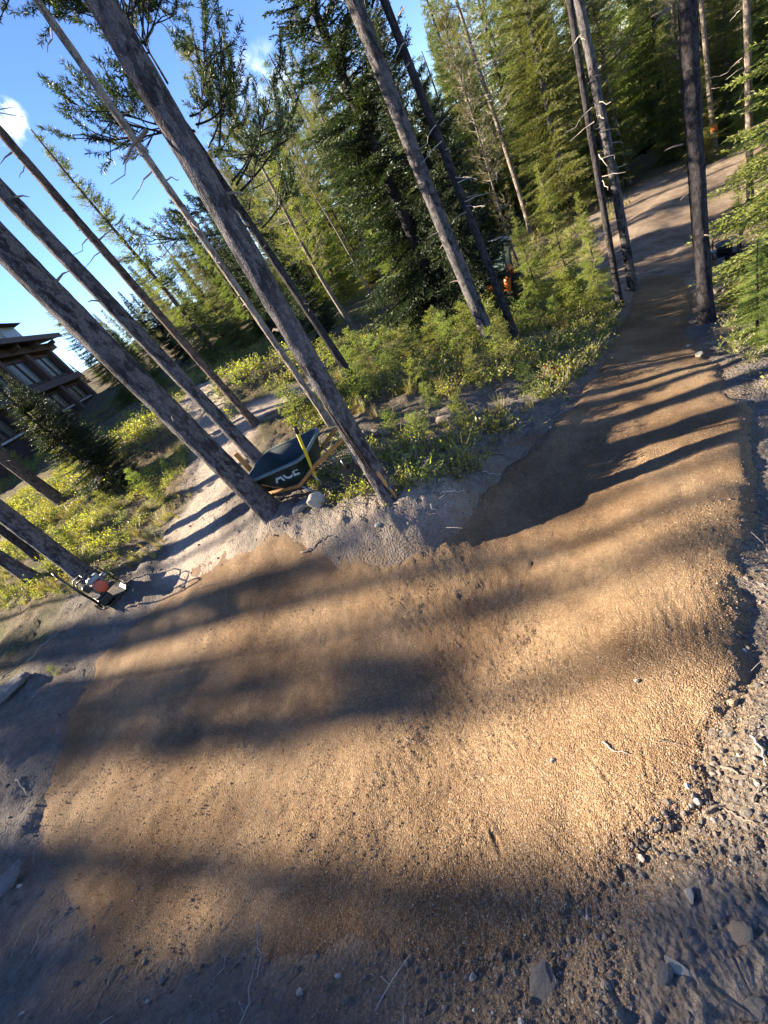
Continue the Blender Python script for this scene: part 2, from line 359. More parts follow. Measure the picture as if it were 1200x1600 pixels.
def h_trail(x, y, sd=None):
    x = np.atleast_1d(np.asarray(x, float)); y = np.atleast_1d(np.asarray(y, float)); r = np.hypot(x, y)
    if sd is None: sd = poly_sd(x, y, TRAIL)
    off = sstep(0.1, -0.25, sd)
    z = h0(x, y) + off * (fbm(x * 1.1, y * 1.1, 3, 1) * 0.12) + layer(x, y, sd)
    bd = line_d(x, y, BANK); z = z + sstep(.42, .05, bd) * 0.10 * sstep(.12, -.08, sd)
    z = z + fbm(x * 2.2, y * 2.2, 3, 21) * 0.04 + fbm(x * 8, y * 8, 3, 22) * 0.012
    loose = 0.35 + 0.65 * sstep(-.1, .25, fbm(x * 1.5, y * 1.5, 2, 25) + sstep(1.9, 0.9, r) * 0.3)
    z = z + loose * (np.abs(fbm(x * 36, y * 36, 2, 23)) * 0.013 + fbm(x * 75, y * 75, 2, 24) * 0.007)
    for L, dep, wid in GROOVES: z = z - dep * (.55 + 1.3 * vnoise(x * 23, y * 23, 44)) * sstep(wid * 1.5, 0, line_d(x, y, L) + .012 * fbm(x * 20, y * 20, 2, 45)) + dep * .3 * sstep(wid, 0, np.abs(line_d(x, y, L) - wid * 2.0))
    q = np.exp(-(((x - RIPPLE[0]) ** 2 + (y - RIPPLE[1]) ** 2) / .30 ** 2))
    z = z + q * 0.0022 * np.sin(((x - RIPPLE[0]) * RIPDIR[0] + (y - RIPPLE[1]) * RIPDIR[1]) * 2 * math.pi / .045 + 9 * fbm(x * 5, y * 5, 3, 31)) * (0.5 + vnoise(x * 9, y * 9, 33) * 1.6)
    return z
def h_top(x, y):
    x = np.atleast_1d(np.asarray(x, float)); y = np.atleast_1d(np.asarray(y, float))
    sd = poly_sd(x, y, TRAIL); g = h_ground(x, y)
    return np.where(sd > -0.12, np.maximum(g, h_trail(x, y, sd)), g)
# polar grid about the photographer's feet
az = np.concatenate([np.linspace(-92, 82, 440), np.linspace(82, 268, 70)[1:-1]]); na = len(az)
rr = np.concatenate([[0.0005, 0.04], np.geomspace(0.1, 300, 640)]); nr = len(rr)
A, Rr = np.meshgrid(np.radians(az), rr); GX = (Rr * np.sin(A)).ravel(); GY = (Rr * np.cos(A)).ravel()
idx = np.arange(na * nr).reshape(nr, na)
Q = np.stack([idx[:-1, :], np.roll(idx, -1, 1)[:-1, :], np.roll(idx, -1, 1)[1:, :], idx[1:, :]], -1).reshape(-1, 4)
SD = poly_sd(GX, GY, TRAIL)
GZ = h_ground(GX, GY); GZ = np.where(SD > 0.2, GZ - 0.06, GZ)
TZ = h_trail(GX, GY, SD)
def floatattr(me, name, v):
    a = me.attributes.new(name, 'FLOAT', 'POINT'); a.data.foreach_set('value', np.asarray(v, np.float32))
# material zones of the ground
_r = np.hypot(GX, GY)
dirt = np.maximum(np.maximum(sstep(.85, .3, line_d(GX, GY, PATH_LEFT) + fbm(GX * 2, GY * 2, 3, 42) * .5), sstep(.9, .3, line_d(GX, GY, PATH_LEFT2))), sstep(4.2, 1.8, line_d(GX, GY, PATH_FAR) + fbm(GX * .8, GY * .8, 3, 43) * 1.2))
dirt = np.maximum(dirt, sstep(.5, .1, line_d(GX, GY, BANK)) * .45)
soil = np.maximum(sstep(-2.6, -.9, SD + fbm(GX * 1.3, GY * 1.3, 3, 41) * 1.2), sstep(2.6, 1.6, _r))
soil = np.maximum(soil, sstep(4.5, 2.2, line_d(GX, GY, gl((1180,560),(1150,480),(1130,400),(1100,330)))) * .9)
GROUND_ME = None
def ground_mats():
    m = MT('forest_ground', 1.0, 0.08)
    a_d, a_s = m.attr('dirt'), m.attr('soil')
    n1 = m.noise(1.3, 5, .6); n2 = m.noise(14, 6, .7); n3 = m.noise(70, 4, .7)
    litter = m.mix(m.ramp(n2, [(.35, 0.0), (.65, 1.0)]), (.075, .055, .036), (.20, .155, .09))
    green = m.mix(m.ramp(n2, [(.3, 0.0), (.7, 1.0)]), (.06, .075, .022), (.16, .165, .06))
    litter = m.mix(m.ramp(n1, [(.48, 0.0), (.62, .7)]), litter, green)
    soilc = m.mix(m.ramp(n2, [(.3, 0.0), (.7, 1.0)]), (.125, .107, .094), (.25, .22, .19))
    soilc = m.mix(m.ramp(n1, [(.44, 0.0), (.60, .5)]), soilc, (.15, .112, .082))
    dirtc = m.mix(m.ramp(n2, [(.3, 0.0), (.7, 1.0)]), (.30, .24, .185), (.50, .415, .33))
    farc = m.mix(m.ramp(m.noise(2.2, 6, .7), [(.38, 0.0), (.62, 1.0)]), (.23, .16, .11), (.40, .31, .23))
    c = m.mix(a_s, litter, soilc); c = m.mix(a_d, c, dirtc); c = m.mix(m.attr('fartrail'), c, farc)
    nr_ = m.math('MULTIPLY', m.attr('near'), m.ramp(m.noise(9, 6, .75), [(.42, 0.0), (.58, 1.0)])); c = m.mix(nr_, c, (.24, .165, .095))
    c = m.mix(m.ramp(n3, [(.35, .55), (.6, 0.0)]), c, m.mix(0.6, c, (.02, .018, .015)))
    m.col(c)
    h = m.math('ADD', m.math('MULTIPLY', n2, .6), m.math('MULTIPLY', n3, .6)); h = m.math('ADD', h, m.math('MULTIPLY', m.voro(55), .5))
    m.bump(h, 0.9, 0.03)
    t = MT('trail_gravel', 1.0, 0.1)
    n1 = t.noise(1.6, 5, .6); n2 = t.noise(26, 6, .7); n3 = t.noise(150, 4, .75); vc = t.voro(170, 'F1', 'Color'); vd = t.voro(170)
    c = t.mix(t.ramp(n1, [(.35, 0.0), (.65, 1.0)]), (.205, .132, .074), (.31, .208, .118))
    c = t.mix(t.ramp(n2, [(.35, .45), (.62, 0.0)]), c, (.12, .076, .044))
    sp = t.n('ShaderNodeSeparateColor'); t.link(vc, sp.inputs[0])
    c = t.mix(t.ramp(sp.outputs[0], [(.62, 0.0), (.95, .55)]), c, (.42, .32, .21)); c = t.mix(t.ramp(sp.outputs[1], [(.7, 0.0), (.98, .6)]), c, (.13, .09, .06))
    dm = t.ramp(t.noise(1.1, 5, .65), [(.42, 0.0), (.58, .8)]); c = t.mix(dm, c, t.mix(1.0, c, (.66, .60, .56), 'MULTIPLY'))
    eg = t.math('MULTIPLY', t.attr('edge'), t.ramp(t.noise(7, 6, .75), [(.40, 0.0), (.60, 1.0)])); c = t.mix(eg, c, (.165, .135, .112))
    t.col(c)
    h = t.math('ADD', t.math('MULTIPLY', n2, .5), t.math('MULTIPLY', t.math('SUBTRACT', 1.0, vd), .8)); h = t.math('ADD', h, t.math('MULTIPLY', n3, .4))
    t.bump(h, 0.85, 0.012)
    return m.m, t.m
M['ground'], M['trail'] = ground_mats()
me = mesh_np('ground', np.stack([GX, GY, GZ], 1), Q, [M['ground']], smooth=True); floatattr(me, 'dirt', dirt); floatattr(me, 'soil', soil); floatattr(me, 'fartrail', sstep(3.2, 1.6, line_d(GX, GY, PATH_FAR) + fbm(GX * .9, GY * .9, 3, 47) * 1.2)); floatattr(me, 'near', sstep(-.13, .0, SD) * .65)
tag(obj('ground', me), kind='structure')
keep = (SD[Q] > -0.16).any(1)
tq = Q[keep]; used, inv = np.unique(tq, return_inverse=True)
me = mesh_np('trail', np.stack([GX, GY, TZ], 1)[used], inv.reshape(-1, 4), [M['trail']], smooth=True); floatattr(me, 'edge', sstep(.10, -.06, SD)[used] * .5)
tag(obj('trail', me), kind='structure')
# ------------------------------------------------------------------ scatter of uncountable things
def scatter(name, P, rot, scl, pick, protos, label, cat):
    me = bpy.data.meshes.new(name); me.vertices.add(len(P)); me.vertices.foreach_set('co', np.asarray(P, np.float32).ravel())
    a = me.attributes.new('rot', 'FLOAT_VECTOR', 'POINT'); a.data.foreach_set('vector', np.asarray(rot, np.float32).ravel())
    a = me.attributes.new('scl', 'FLOAT', 'POINT'); a.data.foreach_set('value', np.asarray(scl, np.float32))
    a = me.attributes.new('pick', 'INT', 'POINT'); a.data.foreach_set('value', np.asarray(pick, np.int32))
    o = obj(name, me)
    c = bpy.data.collections.new(name + '_pieces')
    for i, p in enumerate(protos):
        q = bpy.data.objects.new('%s_piece_%02d' % (name, i), p); c.objects.link(q)
    g = bpy.data.node_groups.new(name + '_scatter', 'GeometryNodeTree')
    g.interface.new_socket('Geometry', in_out='INPUT', socket_type='NodeSocketGeometry'); g.interface.new_socket('Geometry', in_out='OUTPUT', socket_type='NodeSocketGeometry')
    N = g.nodes; gi = N.new('NodeGroupInput'); go = N.new('NodeGroupOutput'); ci = N.new('GeometryNodeCollectionInfo'); ip = N.new('GeometryNodeInstanceOnPoints')
    ci.inputs['Collection'].default_value = c; ci.inputs['Separate Children'].default_value = True; ci.inputs['Reset Children'].default_value = True
    def na_(n, t):
        q = N.new('GeometryNodeInputNamedAttribute'); q.data_type = t; q.inputs['Name'].default_value = n; return q.outputs['Attribute']
    e = N.new('FunctionNodeEulerToRotation'); L = g.links
    L.new(na_('rot', 'FLOAT_VECTOR'), e.inputs[0]); L.new(gi.outputs[0], ip.inputs['Points']); L.new(ci.outputs[0], ip.inputs['Instance'])
    ip.inputs['Pick Instance'].default_value = True; L.new(na_('pick', 'INT'), ip.inputs['Instance Index']); L.new(e.outputs[0], ip.inputs['Rotation']); L.new(na_('scl', 'FLOAT'), ip.inputs['Scale'])
    L.new(ip.outputs[0], go.inputs[0])
    md = o.modifiers.new('scatter', 'NODES'); md.node_group = g
    return tag(o, label, cat, kind='stuff')
def rock_mesh(name, mat, seed, flat=0.7, sub=2, rough=0.35):
    bm = bmesh.new(); bmesh.ops.create_icosphere(bm, subdivisions=sub, radius=1); rg = np.random.default_rng(seed)
    planes = rg.normal(size=(9, 3)); planes /= np.linalg.norm(planes, axis=1)[:, None]; dd = rg.uniform(.55, .95, 9)
    for v in bm.verts:
        p = np.array(v.co)
        for n_, d_ in zip(planes, dd):
            k = p @ n_ - d_
            if k > 0: p = p - n_ * k
        p = p * (1 + rough * 0.25 * rg.normal() * .35); v.co = Vector((p[0], p[1] * .8, p[2] * flat))
    me = bpy.data.meshes.new(name); bm.to_mesh(me); bm.free(); me.materials.append(mat); return me
# ------------------------------------------------------------------ conifers
def unit(v): return v / (np.linalg.norm(v, axis=-1, keepdims=True) + 1e-9)
def leafquads(P, D, l, w, rg, roll=None):
    n = len(P); D = unit(D); a = np.tile([0.13, 0.21, 0.97], (n, 1)); X = unit(np.cross(D, a)); Yv = np.cross(X, D)
    th = rg.uniform(0, math.pi, n) if roll is None else roll
    Wd = X * np.cos(th)[:, None] + Yv * np.sin(th)[:, None]
    l = np.asarray(l).reshape(-1, 1) * np.ones((n, 1)); w = np.asarray(w).reshape(-1, 1) * np.ones((n, 1))
    V = np.stack([P, P + D * l * .45 + Wd * w, P + D * l, P + D * l * .45 - Wd * w], 1)
    return V.reshape(-1, 3)
def tubes_np(lines, radii, k=4):
    """many thin tubes in one array: lines list of (n,3)"""
    VV = []; FF = []; o = 0
    for L, r in zip(lines, radii):
        L = np.asarray(L); n = len(L); t = unit(np.gradient(L, axis=0)); a = np.array([.3, .1, .95]) if abs(t[0, 2]) < .9 else np.array([1.0, 0, 0])
        x = unit(np.cross(t, a)); y = np.cross(t, x); an = 2 * math.pi * np.arange(k) / k
        rr_ = np.asarray(r) * np.ones(n)
        V = L[:, None, :] + rr_[:, None, None] * (np.cos(an)[None, :, None] * x[:, None, :] + np.sin(an)[None, :, None] * y[:, None, :])
        VV.append(V.reshape(-1, 3)); i = np.arange(n - 1)[:, None] * k; j = np.arange(k)[None, :]; j2 = (j + 1) % k
        FF.append(np.stack([i + j, i + j2, i + k + j2, i + k + j], -1).reshape(-1, 4) + o); o += n * k
    return np.concatenate(VV), np.concatenate(FF)
def spruce_crown(name, H, Lmax, nb, seg, seed, mats, start=0.04, wid=0.3, power=.85, tipup=.14, dens=1.0):
    rg = np.random.default_rng(seed); PV = []; lines = []; rad = []
    us = np.sort(rg.uniform(0, 1, nb) ** 1.05)
    for u in us:
        h = H * (start + (1 - start) * u * .985); a = rg.uniform(0, 2 * math.pi)
        L = (Lmax * (1 - u) ** power * rg.uniform(.62, 1.12) * (0.75 + 0.25 * min(1, u * 8))) + .10
        pit = -0.28 + 0.85 * u + rg.normal() * .10
        ns = max(4, int(L / (.065 if H > 3 else .075))); s = np.linspace(0.12, 1, ns)
        dirh = np.array([math.cos(a), math.sin(a), 0]); side = np.array([-math.sin(a), math.cos(a), 0])
        bend = rg.normal() * .10
        C = dirh[None] * (s * L)[:, None] * math.cos(pit) + side[None] * (bend * L * s ** 2)[:, None]; C[:, 2] = s * L * math.sin(pit) + (tipup * s ** 2.2 - .10 * s) * L; C[:, 2] += h
        T = unit(np.gradient(C, axis=0))
        lines.append(C[::max(1, ns // 5)]); rad.append(np.linspace(.011, .003, len(lines[-1])) * (0.6 + L))
        # side twigs
        for sg in (-1, 1):
            tl = np.minimum((.42 * L * (1 - s) ** .8 + .07) * rg.uniform(.6, 1.15, ns), .55) * dens
            td = unit(T * .75 + sg * (side[None] * rg.uniform(.6, 1.0, (ns, 1))) + np.array([0, 0, 1]) * rg.normal(-.12, .16, (ns, 1)))
            nq = np.maximum(2, (tl / seg * 2.1).astype(int)); ii = np.repeat(np.arange(ns), nq); m = len(ii)
            f = np.concatenate([np.linspace(0, 1, k) for k in nq]) if m else np.zeros(0)
            P = C[ii] + td[ii] * (tl[ii] * f)[:, None]; P[:, 2] -= .12 * tl[ii] * f ** 2
            D = td[ii] + rg.normal(0, .38, (m, 3))
            PV.append(leafquads(P, D, seg * rg.uniform(.9, 1.7, m), seg * wid * rg.uniform(.7, 1.25, m), rg))
        P = np.repeat(C, 2, 0); PV.append(leafquads(P, np.repeat(T, 2, 0) + rg.normal(0, .4, (len(P), 3)), seg * 1.5, seg * wid, rg))
    # leader
    P = np.stack([np.zeros(14), np.zeros(14), np.linspace(H * .95, H, 14)], 1); PV.append(leafquads(P, np.tile([0, 0, 1.0], (14, 1)) + rg.normal(0, .5, (14, 3)), seg * 1.4, seg * .3, rg))
    V1 = np.concatenate(PV); n1 = len(V1) // 4; F1 = np.arange(n1 * 4).reshape(-1, 4)
    V2, F2 = tubes_np(lines, rad, 3)
    me = mesh_np(name, np.concatenate([V1, V2]), np.concatenate([F1, F2 + len(V1)]), mats, np.concatenate([np.zeros(n1), np.ones(len(F2))]))
    return me
def pine_crown(name, H, start, nb, seed, mats, Lmax=1.5, nshoot=11, shoot=.17, ndl=30, dead=6, nl=1.0, nw=.0058, low=.35):
    rg = np.random.default_rng(seed); PV = []; lines = []; rad = []
    for u in np.sort(rg.uniform(0, 1, nb)):
        h = H * (start + (1 - start) * u * .97); a = rg.uniform(0, 2 * math.pi)
        prof = min(1, low + 2.2 * u) * (1 - u) ** .55 + .12
        L = Lmax * prof * rg.uniform(.55, 1.15); pit = rg.normal(.15 + .45 * u, .22)
        s = np.linspace(.05, 1, 7); dh = np.array([math.cos(a), math.sin(a), 0]); sd_ = np.array([-math.sin(a), math.cos(a), 0])
        C = dh[None] * (s * L)[:, None] * math.cos(pit) + sd_[None] * (rg.normal() * .15 * L * s ** 2)[:, None]; C[:, 2] = h + s * L * math.sin(pit) + .18 * L * s ** 2
        lines.append(C); rad.append(np.linspace(.013, .004, 7) * (.4 + L * .6))
        for k in range(nshoot):
            f = rg.uniform(.35, 1.0); i = f * 6; i0 = int(min(5, i)); p0 = C[i0] * (1 - (i - i0)) + C[i0 + 1] * (i - i0)
            d = unit(dh * rg.uniform(.3, 1) + sd_ * rg.normal(0, .75) + np.array([0, 0, rg.normal(.35, .35)])); tl = rg.uniform(.08, .42) * (0.4 + .6 * L / Lmax)
            p1 = p0 + d * tl; lines.append(np.stack([p0, (p0 + p1) / 2 + rg.normal(0, .02, 3), p1])); rad.append(np.array([.006, .005, .004]))
            d2 = unit(d + np.array([0, 0, .45])); m = ndl; t = rg.uniform(-.25, 1, m)
            P = p1 + d2 * (t * shoot)[:, None]
            D = d2[None] * rg.uniform(.25, 1.0, (m, 1)) + unit(rg.normal(0, 1, (m, 3))) * .85
            PV.append(leafquads(P, D, rg.uniform(.05, .085, m) * nl, nw, rg))
    for k in range(dead):
        h = H * start * rg.uniform(.25, 1.05); a = rg.uniform(0, 6.28); L = rg.uniform(.12, .55); s = np.linspace(0, 1, 5)
        C = np.stack([math.cos(a) * L * s, math.sin(a) * L * s, h + L * s * rg.uniform(-.35, .15) - .15 * L * s ** 2], 1) + rg.normal(0, .02, (5, 3)) * s[:, None]
        lines.append(C); rad.append(np.linspace(.009, .003, 5))
    V1 = np.concatenate(PV); n1 = len(V1) // 4; V2, F2 = tubes_np(lines, rad, 4)
    return mesh_np(name, np.concatenate([V1, V2]), np.concatenate([np.arange(n1 * 4).reshape(-1, 4), F2 + len(V1)]), mats, np.concatenate([np.zeros(n1), np.ones(len(F2))]))
def trunk_mesh(name, H, r0, mat, seed, k=10, nring=24, rough=0.0, flare=.35, sway=.08, taper=.8, near=0.0):
    rg = np.random.default_rng(seed)
    if near: zs = np.concatenate([np.arange(-.35, near, .028), np.linspace(near, H, 30)])
    else: zs = np.concatenate([[-.4], np.linspace(0, H, nring)])
    ph = rg.uniform(0, 6.28, 4); t = zs / H
    cx = sway * (np.sin(2.1 * t * 2 + ph[0]) - math.sin(ph[0])) + .4 * sway * (np.sin(9 * t + ph[1]) - math.sin(ph[1])); cy = sway * (np.sin(1.7 * t * 2 + ph[2]) - math.sin(ph[2])) + .4 * sway * (np.sin(8 * t + ph[3]) - math.sin(ph[3]))
    an = 2 * math.pi * np.arange(k) / k
    rad = r0 * np.clip(1 - taper * np.clip(t, 0, 1), .04, 1) * (1 + flare * 1.35 * np.exp(-np.clip(zs + .05, 0, 99) / .20))
    Rm = rad[:, None] * np.ones((1, k))
    if rough:
        zz = zs[:, None] * np.ones((1, k)); aa = an[None, :] * np.ones((len(zs), 1)); per = k
        s1 = vnoise(np.cos(aa) * r0 * 26 + 50 + 7 * seed, zz * 6 + np.sin(aa) * r0 * 26, seed); s2 = vnoise(np.cos(aa) * r0 * 60 + 90, zz * 17 + np.sin(aa) * r0 * 60, seed + 3)
        Rm = Rm + rough * (1.3 * s1 + 1.0 * s2) + rough * 2.5 * np.exp(-np.clip(zz, 0, 9) / .2) * np.sin(aa * 5 + ph[1]) * .8
    V = np.stack([cx[:, None] + Rm * np.cos(an)[None], cy[:, None] + Rm * np.sin(an)[None], zs[:, None] + 0 * Rm], -1).reshape(-1, 3)
    n = len(zs); i = np.arange(n - 1)[:, None] * k; j = np.arange(k)[None]; j2 = (j + 1) % k
    F = np.stack([i + j, i + j2, i + k + j2, i + k + j], -1).reshape(-1, 4)
    return mesh_np(name, V, [F, np.arange((n - 1) * k, n * k).reshape(1, -1)], [mat], smooth=True)
PROTO = {}
def proto(key, H, trunk, crown): PROTO[key] = (H, trunk, crown)
proto('spruce_a', 12, trunk_mesh('trunk', 12, .15, M['bark'], 1), spruce_crown('crown', 12, 1.95, 310, .056, 11, [M['spruce'], M['bark_warm']], wid=.18))
proto('spruce_b', 10, trunk_mesh('trunk', 10, .12, M['bark_warm'], 2), spruce_crown('crown', 10, 1.35, 290, .052, 12, [M['spruce'], M['bark_warm']], tipup=.2, wid=.18))
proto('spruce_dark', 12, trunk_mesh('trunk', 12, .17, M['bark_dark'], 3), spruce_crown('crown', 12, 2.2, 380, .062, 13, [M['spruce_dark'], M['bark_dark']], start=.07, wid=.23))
proto('fir', 7, trunk_mesh('trunk', 7, .09, M['bark_warm'], 4), spruce_crown('crown', 7, 1.5, 220, .046, 14, [M['fir'], M['bark_warm']], start=.05, tipup=.05, wid=.19))
proto('pine_a', 15, trunk_mesh('trunk', 15, .12, M['bark'], 5, sway=.15), pine_crown('crown', 15, .45, 100, 15, [M['pine'], M['twig']], dead=0))
proto('pine_b', 13, trunk_mesh('trunk', 13, .10, M['bark_pale'], 6, sway=.12), pine_crown('crown', 13, .28, 120, 16, [M['pine'], M['greytwig']], Lmax=1.25))
proto('pine_tall', 16, trunk_mesh('trunk', 16, .11, M['bark_pale'], 7, sway=.2), pine_crown('crown', 16, .55, 80, 17, [M['pine'], M['greytwig']], Lmax=1.3, dead=16))
proto('pine_bushy', 11, trunk_mesh('trunk', 11, .10, M['bark_dark'], 77), pine_crown('crown', 11, .20, 115, 78, [M['pine_dark'], M['bark_dark']], Lmax=1.0, nshoot=17, shoot=.17, ndl=92, dead=2, nl=.8, nw=.0042, low=1.0))
proto('young_fir', 1.3, trunk_mesh('trunk', 1.3, .015, M['bark_warm'], 8, nring=6, flare=.2, sway=.02), spruce_crown('crown', 1.3, .5, 70, .032, 18, [M['fir'], M['bark_warm']], wid=.19, tipup=.3))
proto('young_fir_b', 1.0, trunk_mesh('trunk', 1.0, .013, M['bark_warm'], 9, nring=6, flare=.2, sway=.02), spruce_crown('crown', 1.0, .45, 54, .032, 19, [M['fir'], M['bark_warm']], wid=.2, power=.6, tipup=.35))
def plant_tree(kind, base, H, label, group=None, fat=1.0, rz=None, axis=None, name=None, cat='tree'):
    Hp, tr, cr = PROTO[kind]; s = H / Hp
    e = empty(name or ('pine_tree' if 'pine' in kind else 'fir_tree' if 'fir' in kind else 'spruce_tree'), base, label, cat, group)
    q = Vector(axis if axis is not None else (0, 0, 1)).to_track_quat('Z', 'Y') if axis is not None else None
    rz = random.uniform(0, 6.28) if rz is None else rz
    M3 = (q.to_matrix() if q else Matrix.Identity(3)) @ Matrix.Rotation(rz, 3, 'Z')
    e.rotation_euler = M3.to_euler(); e.scale = (s * fat, s * fat, s)
    obj('trunk', tr, e); obj('crown', cr, e)
    return e
def elaz(px, py):
    r = ray(px, py); return math.asin(r[2]), math.atan2(r[0], r[1])
def tree_px(kind, top, R, label, group=None, fat=1.0, **kw):    # a tree whose tip shows at a pixel, R metres off
    el, a = elaz(*top); b = np.array([R * math.sin(a), R * math.cos(a), 0]); b[2] = h_ground(b[0], b[1])[0] - .05
    return plant_tree(kind, b, EYE + R * math.tan(el) - b[2], label, group, fat, **kw)
# ---- the trunks that stand close
def near_tree(basepx, uppx, wpx, H, label, mat, crown, kid, depth=None, near=5.0, rough=.006, k=26, name='pine_tree', flare=.35, group=None):
    b = gp(*basepx) if depth is None else at(*basepx, depth)
    if depth is not None: b[2] = h_ground(b[0], b[1])[0]
    d = depth_of(b); r0 = wpx * d / F_PX / 2
    rh = math.hypot(b[0], b[1]); u = ray(*uppx); t = rh / math.hypot(u[0], u[1]); q = np.array([0, 0, EYE]) + u * t
    ax = unit(q - b)
    e = empty(name, b, label, 'tree', group); e.rotation_euler = Vector(ax).to_track_quat('Z', 'Y').to_euler()
    obj('trunk', trunk_mesh('trunk', H, r0, mat, kid, k=k, rough=rough, near=near, sway=.08, flare=flare), e)
    g = np.random.default_rng(kid + 500); L_ = []; R_ = []
    for i in range(9):
        zz_ = g.uniform(.8, 6); a_ = g.uniform(0, 6.28); ln_ = g.uniform(.05, .22); dd = np.array([math.cos(a_), math.sin(a_), g.uniform(-.3, .4)]); q0 = np.array([math.cos(a_) * r0 * .7, math.sin(a_) * r0 * .7, zz_])
        L_.append(np.stack([q0, q0 + dd * (r0 * .4 + ln_ * .5), q0 + dd * (r0 * .4 + ln_) + np.array([0, 0, -.02])])); R_.append(np.array([.011, .007, .003]))
    V_, F_ = tubes_np(L_, R_, 5); tag(obj('branch_stubs', mesh_np('branch_stubs', V_, F_, [M['twig']]), e), kind='stuff')
    Hp, _, cr = PROTO[crown]; c = obj('crown', cr, e); s = H / Hp; c.scale = (s, s, s); c.rotation_euler = (0, 0, kid * 1.3)
    return e, b, ax
NEAR = {}
NEAR['T6'] = near_tree((430, 806), (36, 400), 33, 16, 'thick grey pine trunk standing directly left of the green wheelbarrow', M['bark'], 'pine_a', 31, flare=.3)
NEAR['T2'] = near_tree((618, 793), (122, 0), 28, 17, 'pine with split scarred trunk base to the right of the wheelbarrow', M['bark'], 'pine_a', 32, flare=.25)
NEAR['T5'] = near_tree((398, 712), (0, 300), 20, 16, 'grey pine trunk close behind the wheelbarrow, second thickest on the left', M['bark'], 'pine_a', 33, depth=5.4)
NEAR['T4'] = near_tree((403, 667), (0, 205), 12, 15, 'thin brown pine trunk standing on the pale path behind the wheelbarrow', M['bark_warm'], 'pine_tall', 34)
NEAR['T7'] = near_tree((297, 692), (90, 480), 12, 15, 'slender brown pine seen just left of the thickest trunk', M['bark_warm'], 'pine_tall', 35)
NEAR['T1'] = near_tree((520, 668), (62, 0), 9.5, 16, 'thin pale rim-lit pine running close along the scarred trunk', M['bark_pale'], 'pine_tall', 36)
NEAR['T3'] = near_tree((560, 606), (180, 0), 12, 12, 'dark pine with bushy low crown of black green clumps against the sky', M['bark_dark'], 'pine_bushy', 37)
NEAR['T8'] = near_tree((772, 545), (547, 0), 20, 17, 'straight speckled pine trunk rising from bright shrubs beside the dark spruce', M['bark'], 'pine_a', 38)
NEAR['T9'] = near_tree((810, 538), (607, 0), 11, 15, 'thin dark pine trunk in front of the parked tractor', M['bark_dark'], 'pine_tall', 39, rough=.003)
NEAR['T10'] = near_tree((990, 455), (894, 0), 12.5, 15, 'grey pine with bare dead twigs at the left edge of the trail', M['bark'], 'pine_tall', 40, rough=.004)
NEAR['T11'] = near_tree((970, 482), (930, 200), 9, 14, 'thin shaded pine close beside the grey one with dead twigs', M['bark_dark'], 'pine_tall', 41, rough=.003)
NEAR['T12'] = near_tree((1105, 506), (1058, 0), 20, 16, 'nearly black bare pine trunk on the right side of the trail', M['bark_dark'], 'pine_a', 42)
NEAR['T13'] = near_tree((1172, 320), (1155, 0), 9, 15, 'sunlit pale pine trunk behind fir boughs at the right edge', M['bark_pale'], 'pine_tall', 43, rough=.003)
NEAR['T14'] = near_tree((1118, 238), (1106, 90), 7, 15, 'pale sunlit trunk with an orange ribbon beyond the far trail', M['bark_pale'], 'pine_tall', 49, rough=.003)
NEAR['L1'] = near_tree((160, 918), (0, 798), 25, 15, 'shaded pine trunk directly behind the plate compactor', M['bark'], 'pine_a', 44, depth=6.3)
NEAR['L2'] = near_tree((100, 786), (0, 715), 17, 14, 'leaning brown pine trunk among shrubs in the left clearing', M['bark_warm'], 'pine_tall', 45)
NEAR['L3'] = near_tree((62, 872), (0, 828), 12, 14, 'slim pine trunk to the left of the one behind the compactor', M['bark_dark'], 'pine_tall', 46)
NEAR['L4'] = near_tree((58, 908), (0, 872), 18, 15, 'lowest grey trunk entering at the left edge above the slope', M['bark'], 'pine_a', 47)
NEAR['L5'] = near_tree((172, 760), (95, 690), 9, 2.4, 'small half-dead fir trunk in front of the timber house', M['bark_warm'], 'fir', 48, rough=.003)
PROTO_SET = ['spruce_a', 'spruce_b', 'spruce_dark', 'fir']
# ---- trees picked out one by one
tree_px('spruce_b', (55, 205), 22, 'tall narrow spire spruce alone against the sky at upper left', fat=1.15)
tree_px('spruce_a', (62, 468), 27, 'broad shaded spruce standing right beside the timber house', fat=1.6)
tree_px('spruce_a', (128, 500), 23, 'low dense spruce between the timber house and the thick trunk', fat=1.7)
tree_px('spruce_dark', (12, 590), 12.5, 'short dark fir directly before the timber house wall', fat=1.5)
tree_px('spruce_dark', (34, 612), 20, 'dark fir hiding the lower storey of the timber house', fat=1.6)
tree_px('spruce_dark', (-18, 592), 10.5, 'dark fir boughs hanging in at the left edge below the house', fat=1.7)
tree_px('spruce_b', (237, 350), 24, 'pointed spruce behind the thin pines, left of the pair of tips', fat=1.2)
tree_px('spruce_b', (278, 342), 26, 'pointed spruce whose tip rises just right of the pale rim-lit trunk', fat=1.2)
tree_px('pine_b', (285, 60), 15, 'sunlit yellow green pine behind the dark bushy pine crown', fat=1.4)
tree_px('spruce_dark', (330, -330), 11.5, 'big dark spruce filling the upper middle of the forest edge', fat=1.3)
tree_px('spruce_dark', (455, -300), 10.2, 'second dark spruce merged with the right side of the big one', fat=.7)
tree_px('spruce_b', (510, -120), 14, 'lit spruce close behind the right flank of the big dark spruce', fat=.75)
tree_px('spruce_b', (654, 85), 30, 'distant spire spruce in the gap of sky beside the thin dark trunk', fat=1.1)
tree_px('pine_b', (688, 18), 15, 'lanky pine with tufted top just right of the sky gap', fat=.8)
tree_px('spruce_a', (750, -180), 28, 'tall sunlit spruce to the right of the lanky tufted pine')
tree_px('spruce_a', (850, -260), 27, 'full sunlit spruce behind the pine with dead twigs')
